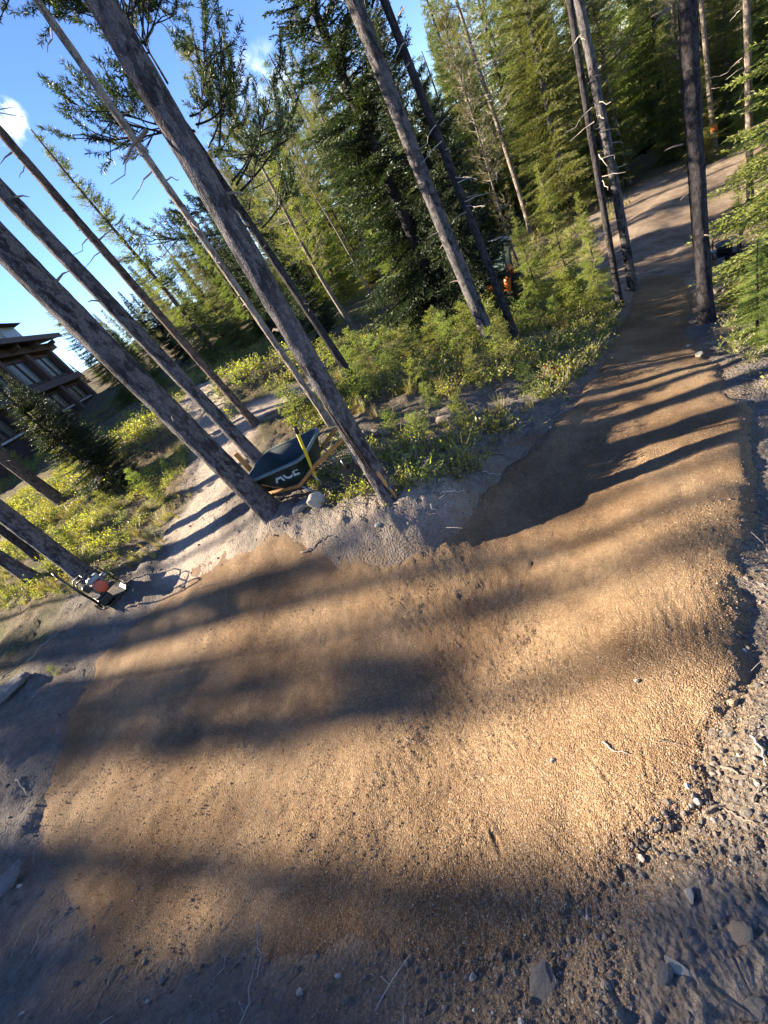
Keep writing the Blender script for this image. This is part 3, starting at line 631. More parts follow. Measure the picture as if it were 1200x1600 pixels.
tree_px('fir', (838, 255), 9.5, 'bright green fir above the tractor at the trail side', fat=.85)
tree_px('fir', (900, 300), 9.0, 'bright green fir left of the paired trunks by the trail', fat=.8)
tree_px('fir', (800, 330), 13, 'shorter fir behind the tractor')
tree_px('spruce_a', (1075, -170), 31, 'full lit spruce behind the far trail, left of the black trunk top', fat=1.1)
tree_px('spruce_a', (1125, -120), 29, 'full lit spruce behind the orange ribbon trunk', fat=1.1)
tree_px('fir', (1085, 60), 25, 'short bright fir at the far edge of the trail behind the black trunk')
tree_px('fir', (1030, 40), 30, 'short bright fir left of the far trail')
tree_px('fir', (1165, 30), 26, 'bright fir behind the pale trunks at the right edge')
tree_px('fir', (1290, -330), 8.5, 'near fir with long lit boughs reaching in at the right edge', fat=1.35)
tree_px('fir', (1185, 372), 5.6, 'low bushy fir at the right edge of the trail crest', fat=1.25)
tree_px('fir', (1215, 440), 4.6, 'smallest low fir cut off by the right edge below the dark trunk', fat=1.2)
tree_px('fir', (1150, 265), 15, 'dark sparse fir on the slope above the far machine', fat=.8)
tree_px('spruce_dark', (-25, 560), 15, 'dark fir in front of the timber house at the left edge', fat=.55)
# ---- the forest behind
def top_el(azd):                                        # how high the treeline stands, by azimuth in degrees
    return float(np.interp(azd, [-60, -34, -24, -17, -8, 0, 6, 12, 20, 25, 27.5, 30.5, 33, 45, 70], [24, 12, 6, 7, 9.5, 11, 13, 15, 19, 15, 8, 8, 20, 22, 22]))
placed = [np.array(v[1][:2]) for v in NEAR.values()]
def clear_of(p, dmin):
    return all(np.hypot(*(p - q)) > dmin for q in placed)
AVOID = [(gl((785, 480))[0], 3.2)]
HS = np.array([math.sin(SUN_AZ), math.cos(SUN_AZ)]); HN = np.array([HS[1], -HS[0]])
SUNNY = gl((1040, 400), (1040, 340), (1080, 290), (1130, 260), (1000, 480), (1150, 430), (860, 470), (1180, 380))       # clear lanes the sun reaches
nf = 0; tries = 0
SECT = [(-12, 'just right of the timber house'), (-4, 'behind the left clearing'), (3, 'behind the thin pines at the pale path'), (9, 'left of the split pine top'), (15, 'between the split pine and the big dark spruce'), (21, 'behind the big dark spruce'),
        (26, 'behind the speckled straight trunk'), (31, 'under the sky gap by the thin dark trunk'), (36, 'above the tractor'), (41, 'right of the lanky tufted pine'), (45, 'behind the twin trunks by the trail'), (49, 'left of the far trail end'), (54, 'behind the black trunk'), (99, 'at the upper right edge')]
while nf < 235 and tries < 12000:
    tries += 1
    azd = random.uniform(-30, 66); R = 12 + 58 * random.random() ** 1.25
    if azd < 3 and R < 19: continue
    if azd < -16 and R < 46: continue
    if azd < 3 and random.random() < .35: continue
    p = np.array([R * math.sin(math.radians(azd)), R * math.cos(math.radians(azd))])
    if not clear_of(p, 1.3 + R * .015): continue
    if line_d(p[:1], p[1:], PATH_FAR)[0] < 3.8 or line_d(p[:1], p[1:], PATH_LEFT)[0] < 2.2: continue
    if any(np.hypot(*(p - c)) < d for c, d in AVOID): continue
    if 34 < azd < 58 and R < 17: continue
    if 24 < azd < 31 and R < 13: continue
    if random.random() < .95 and any(-1 < (c - p) @ -HS < 26 and abs((c - p) @ HN) < 2.0 for c in SUNNY): continue
    z = h_ground(p[0], p[1])[0]; Hmax = EYE + R * math.tan(math.radians(top_el(azd))) - z
    kind = random.choice(['spruce_a', 'spruce_b', 'spruce_a', 'pine_b', 'pine_tall', 'fir', 'spruce_b'] if azd > 12 else ['spruce_a', 'spruce_b', 'spruce_dark', 'pine_b'])
    H = min(random.uniform(9, 16) * (1.15 if 'pine' in kind else 1), Hmax * random.uniform(.72, 1.0))
    if H < 3.5: continue
    kn = {'spruce_a': 'broad green spruce', 'spruce_b': 'slim green spruce', 'spruce_dark': 'dark shaded spruce', 'fir': 'bright green fir', 'pine_b': 'tufted green pine', 'pine_tall': 'bare-stemmed tall pine'}[kind]
    sect = next(t for lim, t in SECT if azd < lim); row = 'front row' if R < 20 else 'second row' if R < 30 else 'far back' if R < 46 else 'farthest row'
    lab = '%s, %s, %s' % (kn, row, sect)
    plant_tree(kind, (p[0], p[1], z - .05), H, lab, lab, fat=random.uniform(.85, 1.25))
    placed.append(p); nf += 1
# ---- trees uphill on the sunny side, outside the picture, whose shadows cross the trail
for i, (a, D_, k, H, fat) in enumerate([(-1.95, 28, 'spruce_dark', 20, .95), (-1.7, 33, 'spruce_dark', 23, .8), (-1.2, 38, 'spruce_dark', 27, .5), (-.45, 30, 'pine_tall', 25, .8), (-3.6, 26, 'spruce_a', 18, 1.1), (1.75, 24, 'pine_tall', 15.3, .3), (.30, 24, 'pine_tall', 21, .8), (.95, 30, 'pine_tall', 25, .7), (1.58, 36, 'pine_tall', 28, .6), (2.10, 23, 'pine_tall', 21, .7), (2.5, 21, 'pine_tall', 19, .6), (1.2, 22, 'pine_b', 7.8, 1.1), (1.15, 27, 'pine_b', 9.7, .85), (1.42, 25, 'spruce_b', 8.7, .85),
                                        (2.28, 18, 'spruce_b', 6.2, 1.0), (2.35, 26, 'spruce_b', 9.4, .8), (2.98, 20, 'pine_a', 14.6, .5), (-6.5, 20, 'pine_a', 15, 1.0), (-9, 24, 'spruce_a', 13, 1.0), (-2.2, 30, 'pine_a', 16, .8)]):
    x, y = HS * D_ + HN * a
    plant_tree(k, (x, y, h_ground(x, y)[0] - .05), H, 'conifer uphill on the sunny side of the trail, outside the picture', 'conifers uphill outside the picture', fat=fat, rz=i * 1.7)
# ------------------------------------------------------------------ undergrowth and loose ground
def leaf_clump(name, mats, seed, n=170, rad=.18, H=.19, leaf=.018, stems=14, asp=.55, up=.4):
    rg = np.random.default_rng(seed); lines = []; rd = []; P = []; D = []
    for i in range(stems):
        a = rg.uniform(0, 6.28); r = rad * rg.uniform(.1, 1); h = H * rg.uniform(.5, 1.1) * (1 - .4 * r / rad)
        s = np.linspace(0, 1, 4); C = np.stack([math.cos(a) * r * s, math.sin(a) * r * s, h * s ** .8 - .03], 1) + rg.normal(0, .008, (4, 3)); lines.append(C); rd.append(np.linspace(.0028, .0012, 4))
        m = n // stems; f = rg.uniform(.3, 1.05, m); i0 = np.minimum((f * 3).astype(int), 2); w = (f * 3 - i0)[:, None]
        P.append(C[i0] * (1 - w) + C[np.minimum(i0 + 1, 3)] * w + rg.normal(0, .012, (m, 3))); D.append(rg.normal(0, 1, (m, 3)) + np.array([0, 0, up]))
    P = np.concatenate(P); D = np.concatenate(D); V1 = leafquads(P, D, leaf * rg.uniform(.7, 1.4, len(P)), leaf * asp * .5 * rg.uniform(.8, 1.2, len(P)), rg); n1 = len(P)
    V2, F2 = tubes_np(lines, rd, 3)
    return mesh_np(name, np.concatenate([V1, V2]), np.concatenate([np.arange(n1 * 4).reshape(-1, 4), F2 + len(V1)]), mats, np.concatenate([np.zeros(n1), np.ones(len(F2))]))
def grass_clump(name, mat, seed, n=34, H=.22, rad=.09, w=.0035):
    rg = np.random.default_rng(seed); V = []; F = []
    for i in range(n):
        a = rg.uniform(0, 6.28); b = np.array([math.cos(a), math.sin(a), 0]) * rad * rg.uniform(0, .6); L = H * rg.uniform(.5, 1.15); ln = np.array([math.cos(a), math.sin(a), 0]) * rg.uniform(.1, .75); sd_ = np.array([-math.sin(a), math.cos(a), 0]) * w
        o = len(V)
        for t in (0, .5, 1.0):
            c = b + np.array([0, 0, L * t]) + ln * L * t * t - np.array([0, 0, .3 * L * t * t * np.linalg.norm(ln)]); V += [c - sd_ * (1 - .85 * t), c + sd_ * (1 - .85 * t)]
        F += [(o, o + 1, o + 3, o + 2), (o + 2, o + 3, o + 5, o + 4)]
    return mesh_np(name, np.array(V), np.array(F), [mat])
def poly_points(P, dens, seed):
    rg = np.random.default_rng(seed); lo, hi = P.min(0), P.max(0); n = int(np.prod(hi - lo) * dens)
    p = rg.uniform(lo, hi, (n, 2)); return p[poly_sd(p[:, 0], p[:, 1], P) > 0]
def off_ways(p, dt=.06, dp=.55):
    sd_ = poly_sd(p[:, 0], p[:, 1], TRAIL); return p[(sd_ < -dt) & (line_d(p[:, 0], p[:, 1], PATH_LEFT) > dp) & (line_d(p[:, 0], p[:, 1], PATH_LEFT2) > dp * .8) & (line_d(p[:, 0], p[:, 1], PATH_FAR) > 1.5)]
def put(name, p, protos, smin, smax, seed, label, cat, sink=.0, tilt=.15, full=False):
    rg = np.random.default_rng(seed); n = len(p); z = h_top(p[:, 0], p[:, 1]) - sink
    s = rg.uniform(0, 1, n) ** 1.6 * (smax - smin) + smin
    rot = np.stack([rg.normal(0, tilt, n), rg.normal(0, tilt, n), rg.uniform(0, 6.28, n)], 1) if not full else rg.uniform(0, 6.28, (n, 3))
    return scatter(name, np.column_stack([p, z]), rot, s, rg.integers(0, len(protos), n), protos, label, cat)
Z1 = gl((468,792),(515,735),(470,690),(450,650),(500,600),(560,560),(700,530),(860,482),(960,480),(978,500),(935,560),(880,610),(800,690),(745,740),(690,785),(640,780),(600,790),(540,805))
Z2 = gl((292,880),(258,868),(190,905),(60,935),(-60,975),(-60,790),(60,760),(150,700),(200,665),(290,700),(312,740),(292,800))
Z3 = gl((1108,568),(1230,600),(1230,420),(1150,440),(1122,490))
Z4 = gl((965,420),(985,385),(1010,325),(985,300),(930,330),(900,400))
shr = [leaf_clump('shrub_%d' % i, [M['shrub'], M['twig']], 60 + i) for i in range(3)] + [leaf_clump('shrub_h', [M['herb'], M['twig']], 66, n=110, leaf=.024, H=.13), leaf_clump('shrub_dry', [M['grass'], M['twig']], 67, n=60, leaf=.02, H=.14), leaf_clump('shrub_dark', [M['spruce'], M['twig']], 68, n=150, leaf=.018, H=.2)]
patch = lambda p, sc, th, s: p[fbm(p[:, 0] * sc, p[:, 1] * sc, 3, s) > th]
p = off_ways(patch(poly_points(Z1, 62, 1), .9, -.15, 71)); put('ground_cover', p, shr, .65, 1.9, 2, 'low yellow green shrubs carpeting the ground between wheelbarrow and trail', 'ground cover', .02)
p = off_ways(patch(poly_points(Z2, 34, 3), .7, .0, 72), .25, .75); put('ground_cover', p, shr, .6, 1.8, 4, 'patchy low green plants covering the left clearing', 'ground cover', .02)
wide = np.array([[-16, 9], [-4, 9], [-1, 9], [3, 7.5], [9, 10], [16, 20], [26, 34], [10, 40], [-8, 32], [-16, 26]])
p = off_ways(patch(poly_points(wide, 7, 5), .35, -.08, 73)); put('ground_cover', p, shr, 1.2, 3.2, 6, 'low plants on the forest floor under the trees', 'ground cover', .04)
gr = [grass_clump('grass_%d' % i, M['grass'], 80 + i) for i in range(3)]
p = np.concatenate([off_ways(patch(poly_points(Z2, 14, 7), 1.1, .08, 74), .3, .6), off_ways(patch(poly_points(Z4, 7, 8), .5, -.2, 75), .1), off_ways(patch(poly_points(Z1, 9, 9), 1.3, .16, 76)), off_ways(poly_points(gl((520,806),(560,800),(590,792),(575,775),(530,790)), 60, 12), 0)])
put('dry_grass', p, gr, .5, 1.3, 10, 'tufts of dry yellow grass along the trail edges', 'grass')
p = off_ways(poly_points(Z3, 9, 11), .1); put('ground_cover', p, shr, .7, 1.6, 12, 'sparse plants below the low fir at the right edge', 'ground cover')
far_grass = off_ways(poly_points(gl((1140,262),(1110,250),(1165,232),(1195,250),(1190,300)), 4, 13), .1); put('dry_grass', far_grass, gr, 1, 2.4, 14, 'pale grass on the bank beyond the far trail', 'grass')
# gravel and stones that nobody could count
grain = [rock_mesh('grain_%d' % i, m, 100 + i, .75, 1) for i, m in enumerate([plain('grain_tan', (.30, .205, .12), .95, .1), plain('grain_brown', (.165, .105, .06), .95, .1), plain('grain_grey', (.26, .22, .18), .95, .1), plain('grain_pale', (.46, .38, .28), .95, .1)])]
rg = np.random.default_rng(5)
def polar_points(n, r0, r1, a0, a1, k, seed):
    g = np.random.default_rng(seed); u = g.uniform(0, 1, n) ** k; r = r0 * (r1 / r0) ** u; a = np.radians(g.uniform(a0, a1, n)); return np.stack([r * np.sin(a), r * np.cos(a)], 1)
p = polar_points(150000, .25, 5.5, -85, 75, .8, 31); sdp = poly_sd(p[:, 0], p[:, 1], TRAIL); rp = np.hypot(p[:, 0], p[:, 1])
keepp = (sdp > -.30 * rg.uniform(0, 1, len(p)) ** 2.5) & (rg.uniform(0, 1, len(p)) < .25 + .75 * sstep(-.25, .35, fbm(p[:, 0] * 1.5, p[:, 1] * 1.5, 2, 25) + sstep(2.0, .9, rp) * .35))
p = p[keepp]; n = len(p); s = .0022 + .0035 * rg.uniform(0, 1, n) ** 3 + .0012 * np.hypot(p[:, 0], p[:, 1]) * .35
z = h_top(p[:, 0], p[:, 1]) - s * .25
scatter('gravel', np.column_stack([p, z]), rg.uniform(0, 6.28, (n, 3)), s, rg.choice(4, n, p=[.42, .38, .13, .07]), grain, 'fine tan gravel grains spread over the trail', 'gravel')
clod = [rock_mesh('clod_%d' % i, m, 120 + i, .75, 1) for i, m in enumerate([M['rock'], plain('clod_soil', (.17, .145, .125), 1, .1), plain('clod_dark', (.10, .085, .072), 1, .1), plain('stone_light', (.36, .335, .30), .9, .2)])]
p = polar_points(60000, .3, 9, -92, 82, .85, 33); sdp = poly_sd(p[:, 0], p[:, 1], TRAIL); rp = np.hypot(p[:, 0], p[:, 1])
p = p[(sdp < .02) & (rg.uniform(0, 1, len(p)) < np.where(rp < 3.2, .42, .25) * (sdp > -1.6) + .12 * (sdp > -3.2) * (p[:, 0] < 0) + .1 * (rp < 4))]; n = len(p); rp = np.hypot(p[:, 0], p[:, 1])
s = (.0024 + .014 * rg.uniform(0, 1, n) ** 8) * (1 + .10 * rp); z = h_top(p[:, 0], p[:, 1])
scatter('loose_stones', np.column_stack([p, z]), rg.uniform(0, 6.28, (n, 3)), s, rg.choice(4, n, p=[.16, .46, .34, .04]), clod, 'loose grey stones and clods strewn beside the trail', 'stones')
p = np.concatenate([gl((1130,440),(1110,455),(1170,430),(1090,520))[rg.integers(0, 4, 260)] + rg.normal(0, .55, (260, 2)), poly_points(gl((1095,350),(1190,300),(1195,470),(1120,470)), 4, 35)]); p = p[(poly_sd(p[:, 0], p[:, 1], TRAIL) < -.25) & (line_d(p[:, 0], p[:, 1], PATH_FAR) > 1.4)]; n = len(p)
scatter('stones', np.column_stack([p, h_top(p[:, 0], p[:, 1])]), rg.uniform(0, 6.28, (n, 3)), .02 + .09 * rg.uniform(0, 1, n) ** 2.5, rg.choice(4, n), clod, 'grey stones on the bare slope right of the trail', 'stones')
# twigs and needle litter as stuff
def litter_mesh(name, mat, seed):
    g = np.random.default_rng(seed); L = [np.cumsum(np.vstack([[0, 0, .004], g.normal(0, 1, (4, 3)) * [.012, .012, .003] + [.028, 0, 0]]), 0)]
    V, F_ = tubes_np(L, [np.linspace(.0022, .0012, 5)], 4); return mesh_np(name, V, F_, [mat])
lit = [litter_mesh('twiglet_%d' % i, M['greytwig'] if i % 2 else M['twig'], 200 + i) for i in range(4)]
p = np.concatenate([polar_points(3600, .8, 12, -85, 75, .55, 37)] + [v[1][:2] + rg.normal(0, .22, (60, 2)) for v in NEAR.values()]); sdp = poly_sd(p[:, 0], p[:, 1], TRAIL); p = p[(sdp < .0) | (rg.uniform(0, 1, len(p)) < .02)]; n = len(p)
scatter('twig_litter', np.column_stack([p, h_top(p[:, 0], p[:, 1]) + .002]), np.stack([rg.normal(0, .2, n), rg.normal(0, .2, n), rg.uniform(0, 6.28, n)], 1), rg.uniform(.3, 1.3, n), rg.integers(0, 4, n), lit, 'small dead twigs littering the soil', 'twigs')
# ---- young firs standing in the shrubs, one by one
cand = poly_points(Z1, 2.6, 41); g = np.random.default_rng(42); g.shuffle(cand); got = []
for q in off_ways(cand, .35, .8):
    if all(np.hypot(*(q - w)) > .45 for w in got) and clear_of(q, .35) and not (np.hypot(q[0] + .5, q[1] - 4.15) < .75): got.append(q)
    if len(got) >= 46: break
for i, q in enumerate(got):
    d = np.hypot(*q); lab = 'knee-high young fir among shrubs near the scarred pine' if d < 5.2 else 'young fir in the bright shrubs beside the trail' if q[0] > 2.6 else 'young fir in the shrubs before the dark spruce'
    plant_tree(random.choice(['young_fir', 'young_fir_b']), (q[0], q[1], h_top(q[0], q[1])[0] - .03), random.uniform(.22, .42) if d < 5.2 else random.uniform(.35, .95) if q[0] > 2.6 else random.uniform(.35, .8), lab, lab + 's', name='young_fir_tree')
for (px, py, H, lab) in [(90, 1050, .16, 'tiny green fir seedling alone on dark soil at the left'), (270, 740, .35, 'single seedling on the lit strip left of the thick trunk'), (232, 765, .55, 'leafy young fir left of the pale path'), (185, 800, .5, 'young fir in the left shrubs above the compactor'), (262, 790, .5, 'bushy young fir at the path edge'),
                         (120, 850, .4, 'young fir behind the compactor trunk'), (20, 930, .45, 'young fir at the left edge under the trunks'), (130, 720, .9, 'young fir on the left clearing with drooping boughs'), (50, 740, 1.3, 'shaded young fir low at the left edge'), (1188, 470, .8, 'young fir just right of the black trunk')]:
    b = gp(px, py); plant_tree('young_fir', (b[0], b[1], h_top(b[0], b[1])[0] - .02), H, lab, name='young_fir_tree')
b = gp(872, 592); rb = leaf_clump('foliage', [M['redleaf'], M['twig']], 91, n=90, H=.32, rad=.16, leaf=.03)
tag(obj('red_bush', rb), 'small red-leaved bush at the bank edge of the trail', 'bush').location = (b[0], b[1], h_top(b[0], b[1])[0])
# ---- rocks
def rock(px, py, w, flat, mat, seed, label, sink=.3, rz=0, stretch=1.0):
    b = gp(px, py); s = w * depth_of(b) / F_PX / 2
    o = obj('rock', rock_mesh('rock', mat, seed, 1, 3, .5)); o.scale = (s * stretch, s, s * flat); o.rotation_euler = (0, 0, rz)
    o.location = (b[0], b[1], h_top(b[0], b[1])[0] + s * flat * (1 - 2 * sink)); return tag(o, label, 'rock')
rock(511, 802, 30, .95, M['rock_pale'], 301, 'pale angular rock lit on its left face below the wheelbarrow', .1)
rock(482, 801, 30, .5, M['rock'], 302, 'flat grey rock touching the pale angular one', .15, .4, 1.3)
rock(638, 722, 16, .5, M['rock_pale'], 303, 'small white stone in the shaded shrubs right of the scarred pine', 0, .5, 1.3)
rock(728, 652, 16, .5, M['rock_pale'], 304, 'pale stone at the sunny edge of the shrubs')
rock(852, 1545, 52, .3, M['rock'], 305, 'half-buried pale grey boulder at the bottom edge', .35, .8, 1.2)
rock(1042, 1524, 26, .5, M['rock'], 306, 'left one of two flat stones lying side by side near the feet', .2, .3, 1.4)
rock(1062, 1516, 26, .45, M['rock_pale'], 307, 'right paler one of two flat stones lying side by side', .2, 2.1, 1.6)
rock(1080, 1402, 16, .5, M['rock_pale'], 308, 'pale pebble on the dark soil at lower right', .1, 1, 1.5)
rock(1075, 1462, 18, .5, M['rock'], 309, 'grey pebble between the flat stones and the pale pebble', .2)
rock(14, 1085, 52, .5, M['rock'], 310, 'big grey slab at the left edge', .3, .2, 1.5)
rock(12, 1392, 52, .4, M['rock'], 311, 'dark flat slab at the left edge low down', .35, .9, 1.4)
rock(478, 1552, 14, .6, M['rock_pale'], 312, 'small pale stone on the bottom soil', .1)
rock(740, 1527, 14, .6, M['rock_pale'], 313, 'small blue grey stone below the trail edge', .1)
rock(255, 1532, 16, .6, M['rock'], 314, 'small stone below the lower left trail corner', .1)
rock(555, 1562, 14, .6, M['rock'], 315, 'rounded stone at the bottom centre', .1)
rock(1145, 1100, 16, .6, M['rock_brown'], 316, 'tan stone on the right rim of the trail', .1)
rock(868, 1193, 9, .7, M['rock_pale'], 317, 'lone pale pebble on the bare trail', .05)
rock(997, 1068, 8, .7, M['rock_pale'], 318, 'tiny bright pebble on the sunlit trail', .05)
rock(1158, 1460, 34, .28, M['rock_brown'], 319, 'dusty flat rock beside the feet at lower right', .3)
rock(1180, 1575, 36, .3, M['rock'], 320, 'grey rock in the bottom right corner', .4)
rock(1092, 560, 14, .5, M['rock_pale'], 321, 'white stone at the foot of the black trunk', .1)
rock(1075, 545, 12, .5, M['rock'], 322, 'grey stone left of the black trunk foot', .1)
rock(690, 792, 15, .5, M['rock'], 323, 'grey stone in the shaded bank right of the scarred pine', .2)
rock(605, 838, 14, .5, M['rock_pale'], 324, 'light stone on the shaded dirt bank', .2)
# ---- sticks, roots and fallen logs
def stick(name, pts, r, mat, label, cat='stick', lift=.008, seed=0):
    g = np.random.default_rng(seed); P = []
    for (a, b) in zip(pts[:-1], pts[1:]):
        A_, B_ = gp(*a), gp(*b)
        for t in np.linspace(0, 1, 6)[:-1]: P.append(A_ * (1 - t) + B_ * t)
    P.append(gp(*pts[-1])); P = np.array(P)
    P[:, :2] += g.normal(0, r * .8, (len(P), 2)); P[:, 2] = h_top(P[:, 0], P[:, 1]) + r * .7 + lift * (1 + g.normal(0, .5, len(P)))
    rs = np.linspace(r, r * .45, len(P)) if cat == 'stick' else np.full(len(P), r) * (1 + g.normal(0, .06, len(P)))
    o = MB().tube(P - P[0], rs, 8).build(name, mat, smooth=True); o.location = P[0]; return tag(o, label, cat)
stick('stick', [(690, 742), (720, 718), (742, 704)], .008, M['greytwig'], 'pale crooked stick in the shrubs above the shaded bank', seed=1)
stick('stick', [(715, 742), (735, 735), (736, 715)], .005, M['greytwig'], 'thin curved twig below the pale crooked stick', seed=2)
stick('stick', [(770, 714), (795, 717), (818, 724)], .006, M['twig'], 'brown stick at the upper edge of the trail', seed=3)
stick('stick', [(755, 742), (785, 744)], .007, M['greytwig'], 'short grey stick at the trail edge', seed=4)
stick('stick', [(700, 793), (725, 783), (732, 772)], .009, M['greytwig'], 'grey broken stick on the bank right of the scarred pine', seed=5)
stick('stick', [(690, 815), (700, 825)], .007, M['greytwig'], 'short pale stick lying on the shaded bank', seed=6)
stick('root', [(475, 868), (500, 858), (525, 846)], .011, M['twig'], 'dark root poking out of the lit dirt bank', seed=7)
stick('stick', [(1100, 1270), (1128, 1265), (1160, 1285), (1190, 1300)], .004, M['twig'], 'long thin root crossing the dark right bank', seed=8)
stick('stick', [(1130, 1202), (1160, 1218)], .005, M['twig'], 'short straight stick on the dark right bank', seed=9)
stick('stick', [(1178, 1262), (1185, 1245), (1198, 1235)], .004, M['twig'], 'bent thin twig at the right edge', seed=10)
stick('stick', [(1175, 1160), (1190, 1185), (1196, 1205)], .004, M['greytwig'], 'forked thin twig at the right edge above the bent one', seed=11)
stick('stick', [(945, 1165), (960, 1178), (985, 1182)], .003, M['greytwig'], 'small curved twig on the sunlit trail', seed=12)
stick('stick', [(1020, 1160), (1045, 1163), (1075, 1172)], .002, M['twig'], 'hair-thin dark twig on the sunlit trail', seed=13)
stick('stick', [(36, 1214), (40, 1235), (50, 1244)], .007, M['greytwig'], 'bleached curved stick on the left bank', seed=14)
stick('stick', [(50, 1035), (65, 1010), (95, 990)], .008, M['greytwig'], 'grey bent branch on the left slope', seed=15)
stick('stick', [(0, 1062), (18, 1048), (30, 1028)], .012, M['twig'], 'thick weathered branch at the left edge of the slope', seed=16)
stick('stick', [(188, 1508), (178, 1550), (158, 1598)], .004, M['twig'], 'long thin twig on the dark soil at the bottom left', seed=17)
stick('stick', [(125, 945), (122, 955), (112, 962)], .008, M['greytwig'], 'curved grey root under the compactor', seed=18)
stick('stick', [(318, 922), (360, 912), (402, 899)], .004, M['twig'], 'thin strip standing in for the compactor handle shadow on the trail', seed=19)  # thin tube standing for the cast shadow line of the compactor handle
stick('fallen_log', [(560, 688), (590, 682), (622, 672)], .05, M['bark_pale'], 'short bleached log lying in the shrubs right of the scarred pine', 'log', 0, 20)
stick('fallen_log', [(690, 662), (730, 652), (772, 640)], .045, M['bark_pale'], 'bleached log along the sunny shrub edge', 'log', 0, 21)
stick('fallen_log', [(80, 842), (105, 826)], .05, M['bark_pale'], 'cut pale log between the trunks at the left', 'log', 0, 22)
# ------------------------------------------------------------------ made things
M['tray'] = plain('green_black_poly', (.012, .030, .030), .42, .45, 0, .2, 30)
M['tray_rim'] = plain('worn_rim', (.10, .13, .125), .45, .5, 0, .3, 30)
M['black'] = plain('black_paint', (.012, .012, .013), .4, .5, 0, .3, 20)
M['rubber'] = plain('rubber', (.018, .017, .016), .85, .25, 0, .4, 15, .3)
M['steel'] = plain('grey_steel', (.32, .32, .32), .4, .5, .7, .2, 20)
M['white'] = plain('white_paint', (.62, .60, .56), .5, .4, 0, .15, 15)
M['red'] = plain('red_orange_paint', (.50, .085, .035), .45, .5, 0, .15, 15)
M['deepred'] = plain('deep_red_plastic', (.42, .02, .015), .5, .4, 0, .15, 15)
M['orange'] = plain('orange_paint', (.60, .16, .025), .45, .5, 0, .15, 15)
M['yellow'] = plain('yellow_fibreglass', (.62, .52, .035), .4, .5, 0, .15, 15)
M['wood'] = plain('orange_brown_wood', (.42, .185, .05), .6, .35, 0, .3, 40)
M['woodraw'] = plain('raw_split_wood', (.40, .22, .09), .85, .15, 0, .4, 30, .4)
M['crack'] = plain('dark_split', (.03, .022, .018), .95, .05, 0, .3, 30)
M['timber'] = plain('dark_brown_timber', (.042, .027, .024), .75, .25, 0, .35, 6, .3)
M['timber2'] = plain('stained_beam', (.072, .046, .040), .7, .3, 0, .3, 6, .3)
M['shingle'] = plain('dark_shingles', (.05, .038, .036), .9, .2, 0, .4, 9, .4)
M['greypanel'] = plain('grey_metal_panel', (.20, .225, .24), .45, .5, .2, .15, 4)
M['palepanel'] = plain('pale_panel', (.40, .39, .36), .6, .3, 0, .15, 4)
M['letter'] = plain('pale_print', (.40, .41, .38), .6, .3, 0, .25, 60)
def glass_mat(name, c, rough=.04):
    m = MT(name, rough, .2); m.col(c); m.b.inputs['IOR'].default_value = 1.6; m.b.inputs['Coat Weight'].default_value = 0.0; m.b.inputs['Coat Roughness'].default_value = .03
    m.bump(m.noise(.7, 2), .06, .1); return m.m
M['glass'] = glass_mat('window_glass', (.010, .014, .016), .25); M['cabglass'] = glass_mat('cab_glass', (.20, .30, .24), .1)
def rrect(lx, ly, r, z, cx=0, cy=0, n=5):
    P = []
    for (sx, sy, a0) in ((1, 1, 0), (-1, 1, 90), (-1, -1, 180), (1, -1, 270)):
        for i in range(n):
            a = math.radians(a0 + 90 * i / (n - 1)); P.append((cx + sx * (lx / 2 - r) + r * math.cos(a), cy + sy * (ly / 2 - r) + r * math.sin(a), z))
    return P
def loft(rings, cap0=False, cap1=True):
    k = len(rings[0]); V = [p for r_ in rings for p in r_]; F_ = []
    for i in range(len(rings) - 1):
        for j in range(k): F_.append((i * k + j, i * k + (j + 1) % k, (i + 1) * k + (j + 1) % k, (i + 1) * k + j))
    if cap0: F_.append(tuple(range(k - 1, -1, -1)))
    if cap1: F_.append(tuple((len(rings) - 1) * k + j for j in range(k)))
    return V, F_
def zpt(px, py, z):
    r = ray(px, py); t = (z - EYE) / r[2]; return np.array([r[0] * t, r[1] * t, z])
# ---- wheelbarrow
RIMZ = .50
a_, b_ = zpt(399, 731, RIMZ), zpt(485, 692, RIMZ); wc = (a_ + b_) / 2; wyaw = math.atan2(b_[1] - a_[1], b_[0] - a_[0])
wcx, wcy = wc[0], wc[1]; wz = h_top(wcx, wcy)[0]; hz = RIMZ - wz
wb_ = empty('wheelbarrow', (wcx, wcy, wz), 'dark green wheelbarrow with wooden handles parked behind the thick pine', 'wheelbarrow', rz=wyaw)
LX, LY = .86, .60
V, F_ = loft([rrect(.46, .36, .07, hz - .27, .05), rrect(.62, .44, .09, hz - .17, .03), rrect(LX - .05, LY - .05, .11, hz - .015), rrect(LX - .03, LY - .03, .12, hz - .02), rrect(LX, LY, .12, hz - .012), rrect(LX, LY, .12, hz + .008), rrect(LX - .06, LY - .06, .10, hz + .004), rrect(.60, .42, .08, hz - .16, .03), rrect(.44, .34, .06, hz - .255, .05)], cap0=True)
tray = MB().add(V, F_).build('tray', M['tray'], wb_, True)
V, F_ = loft([rrect(LX + .008, LY + .008, .12, hz - .010), rrect(LX + .012, LY + .012, .12, hz + .006), rrect(LX - .012, LY - .012, .12, hz + .014), rrect(LX - .045, LY - .045, .11, hz + .012)], cap1=False)
MB().add(V, F_).build('rim', M['tray_rim'], tray, True)
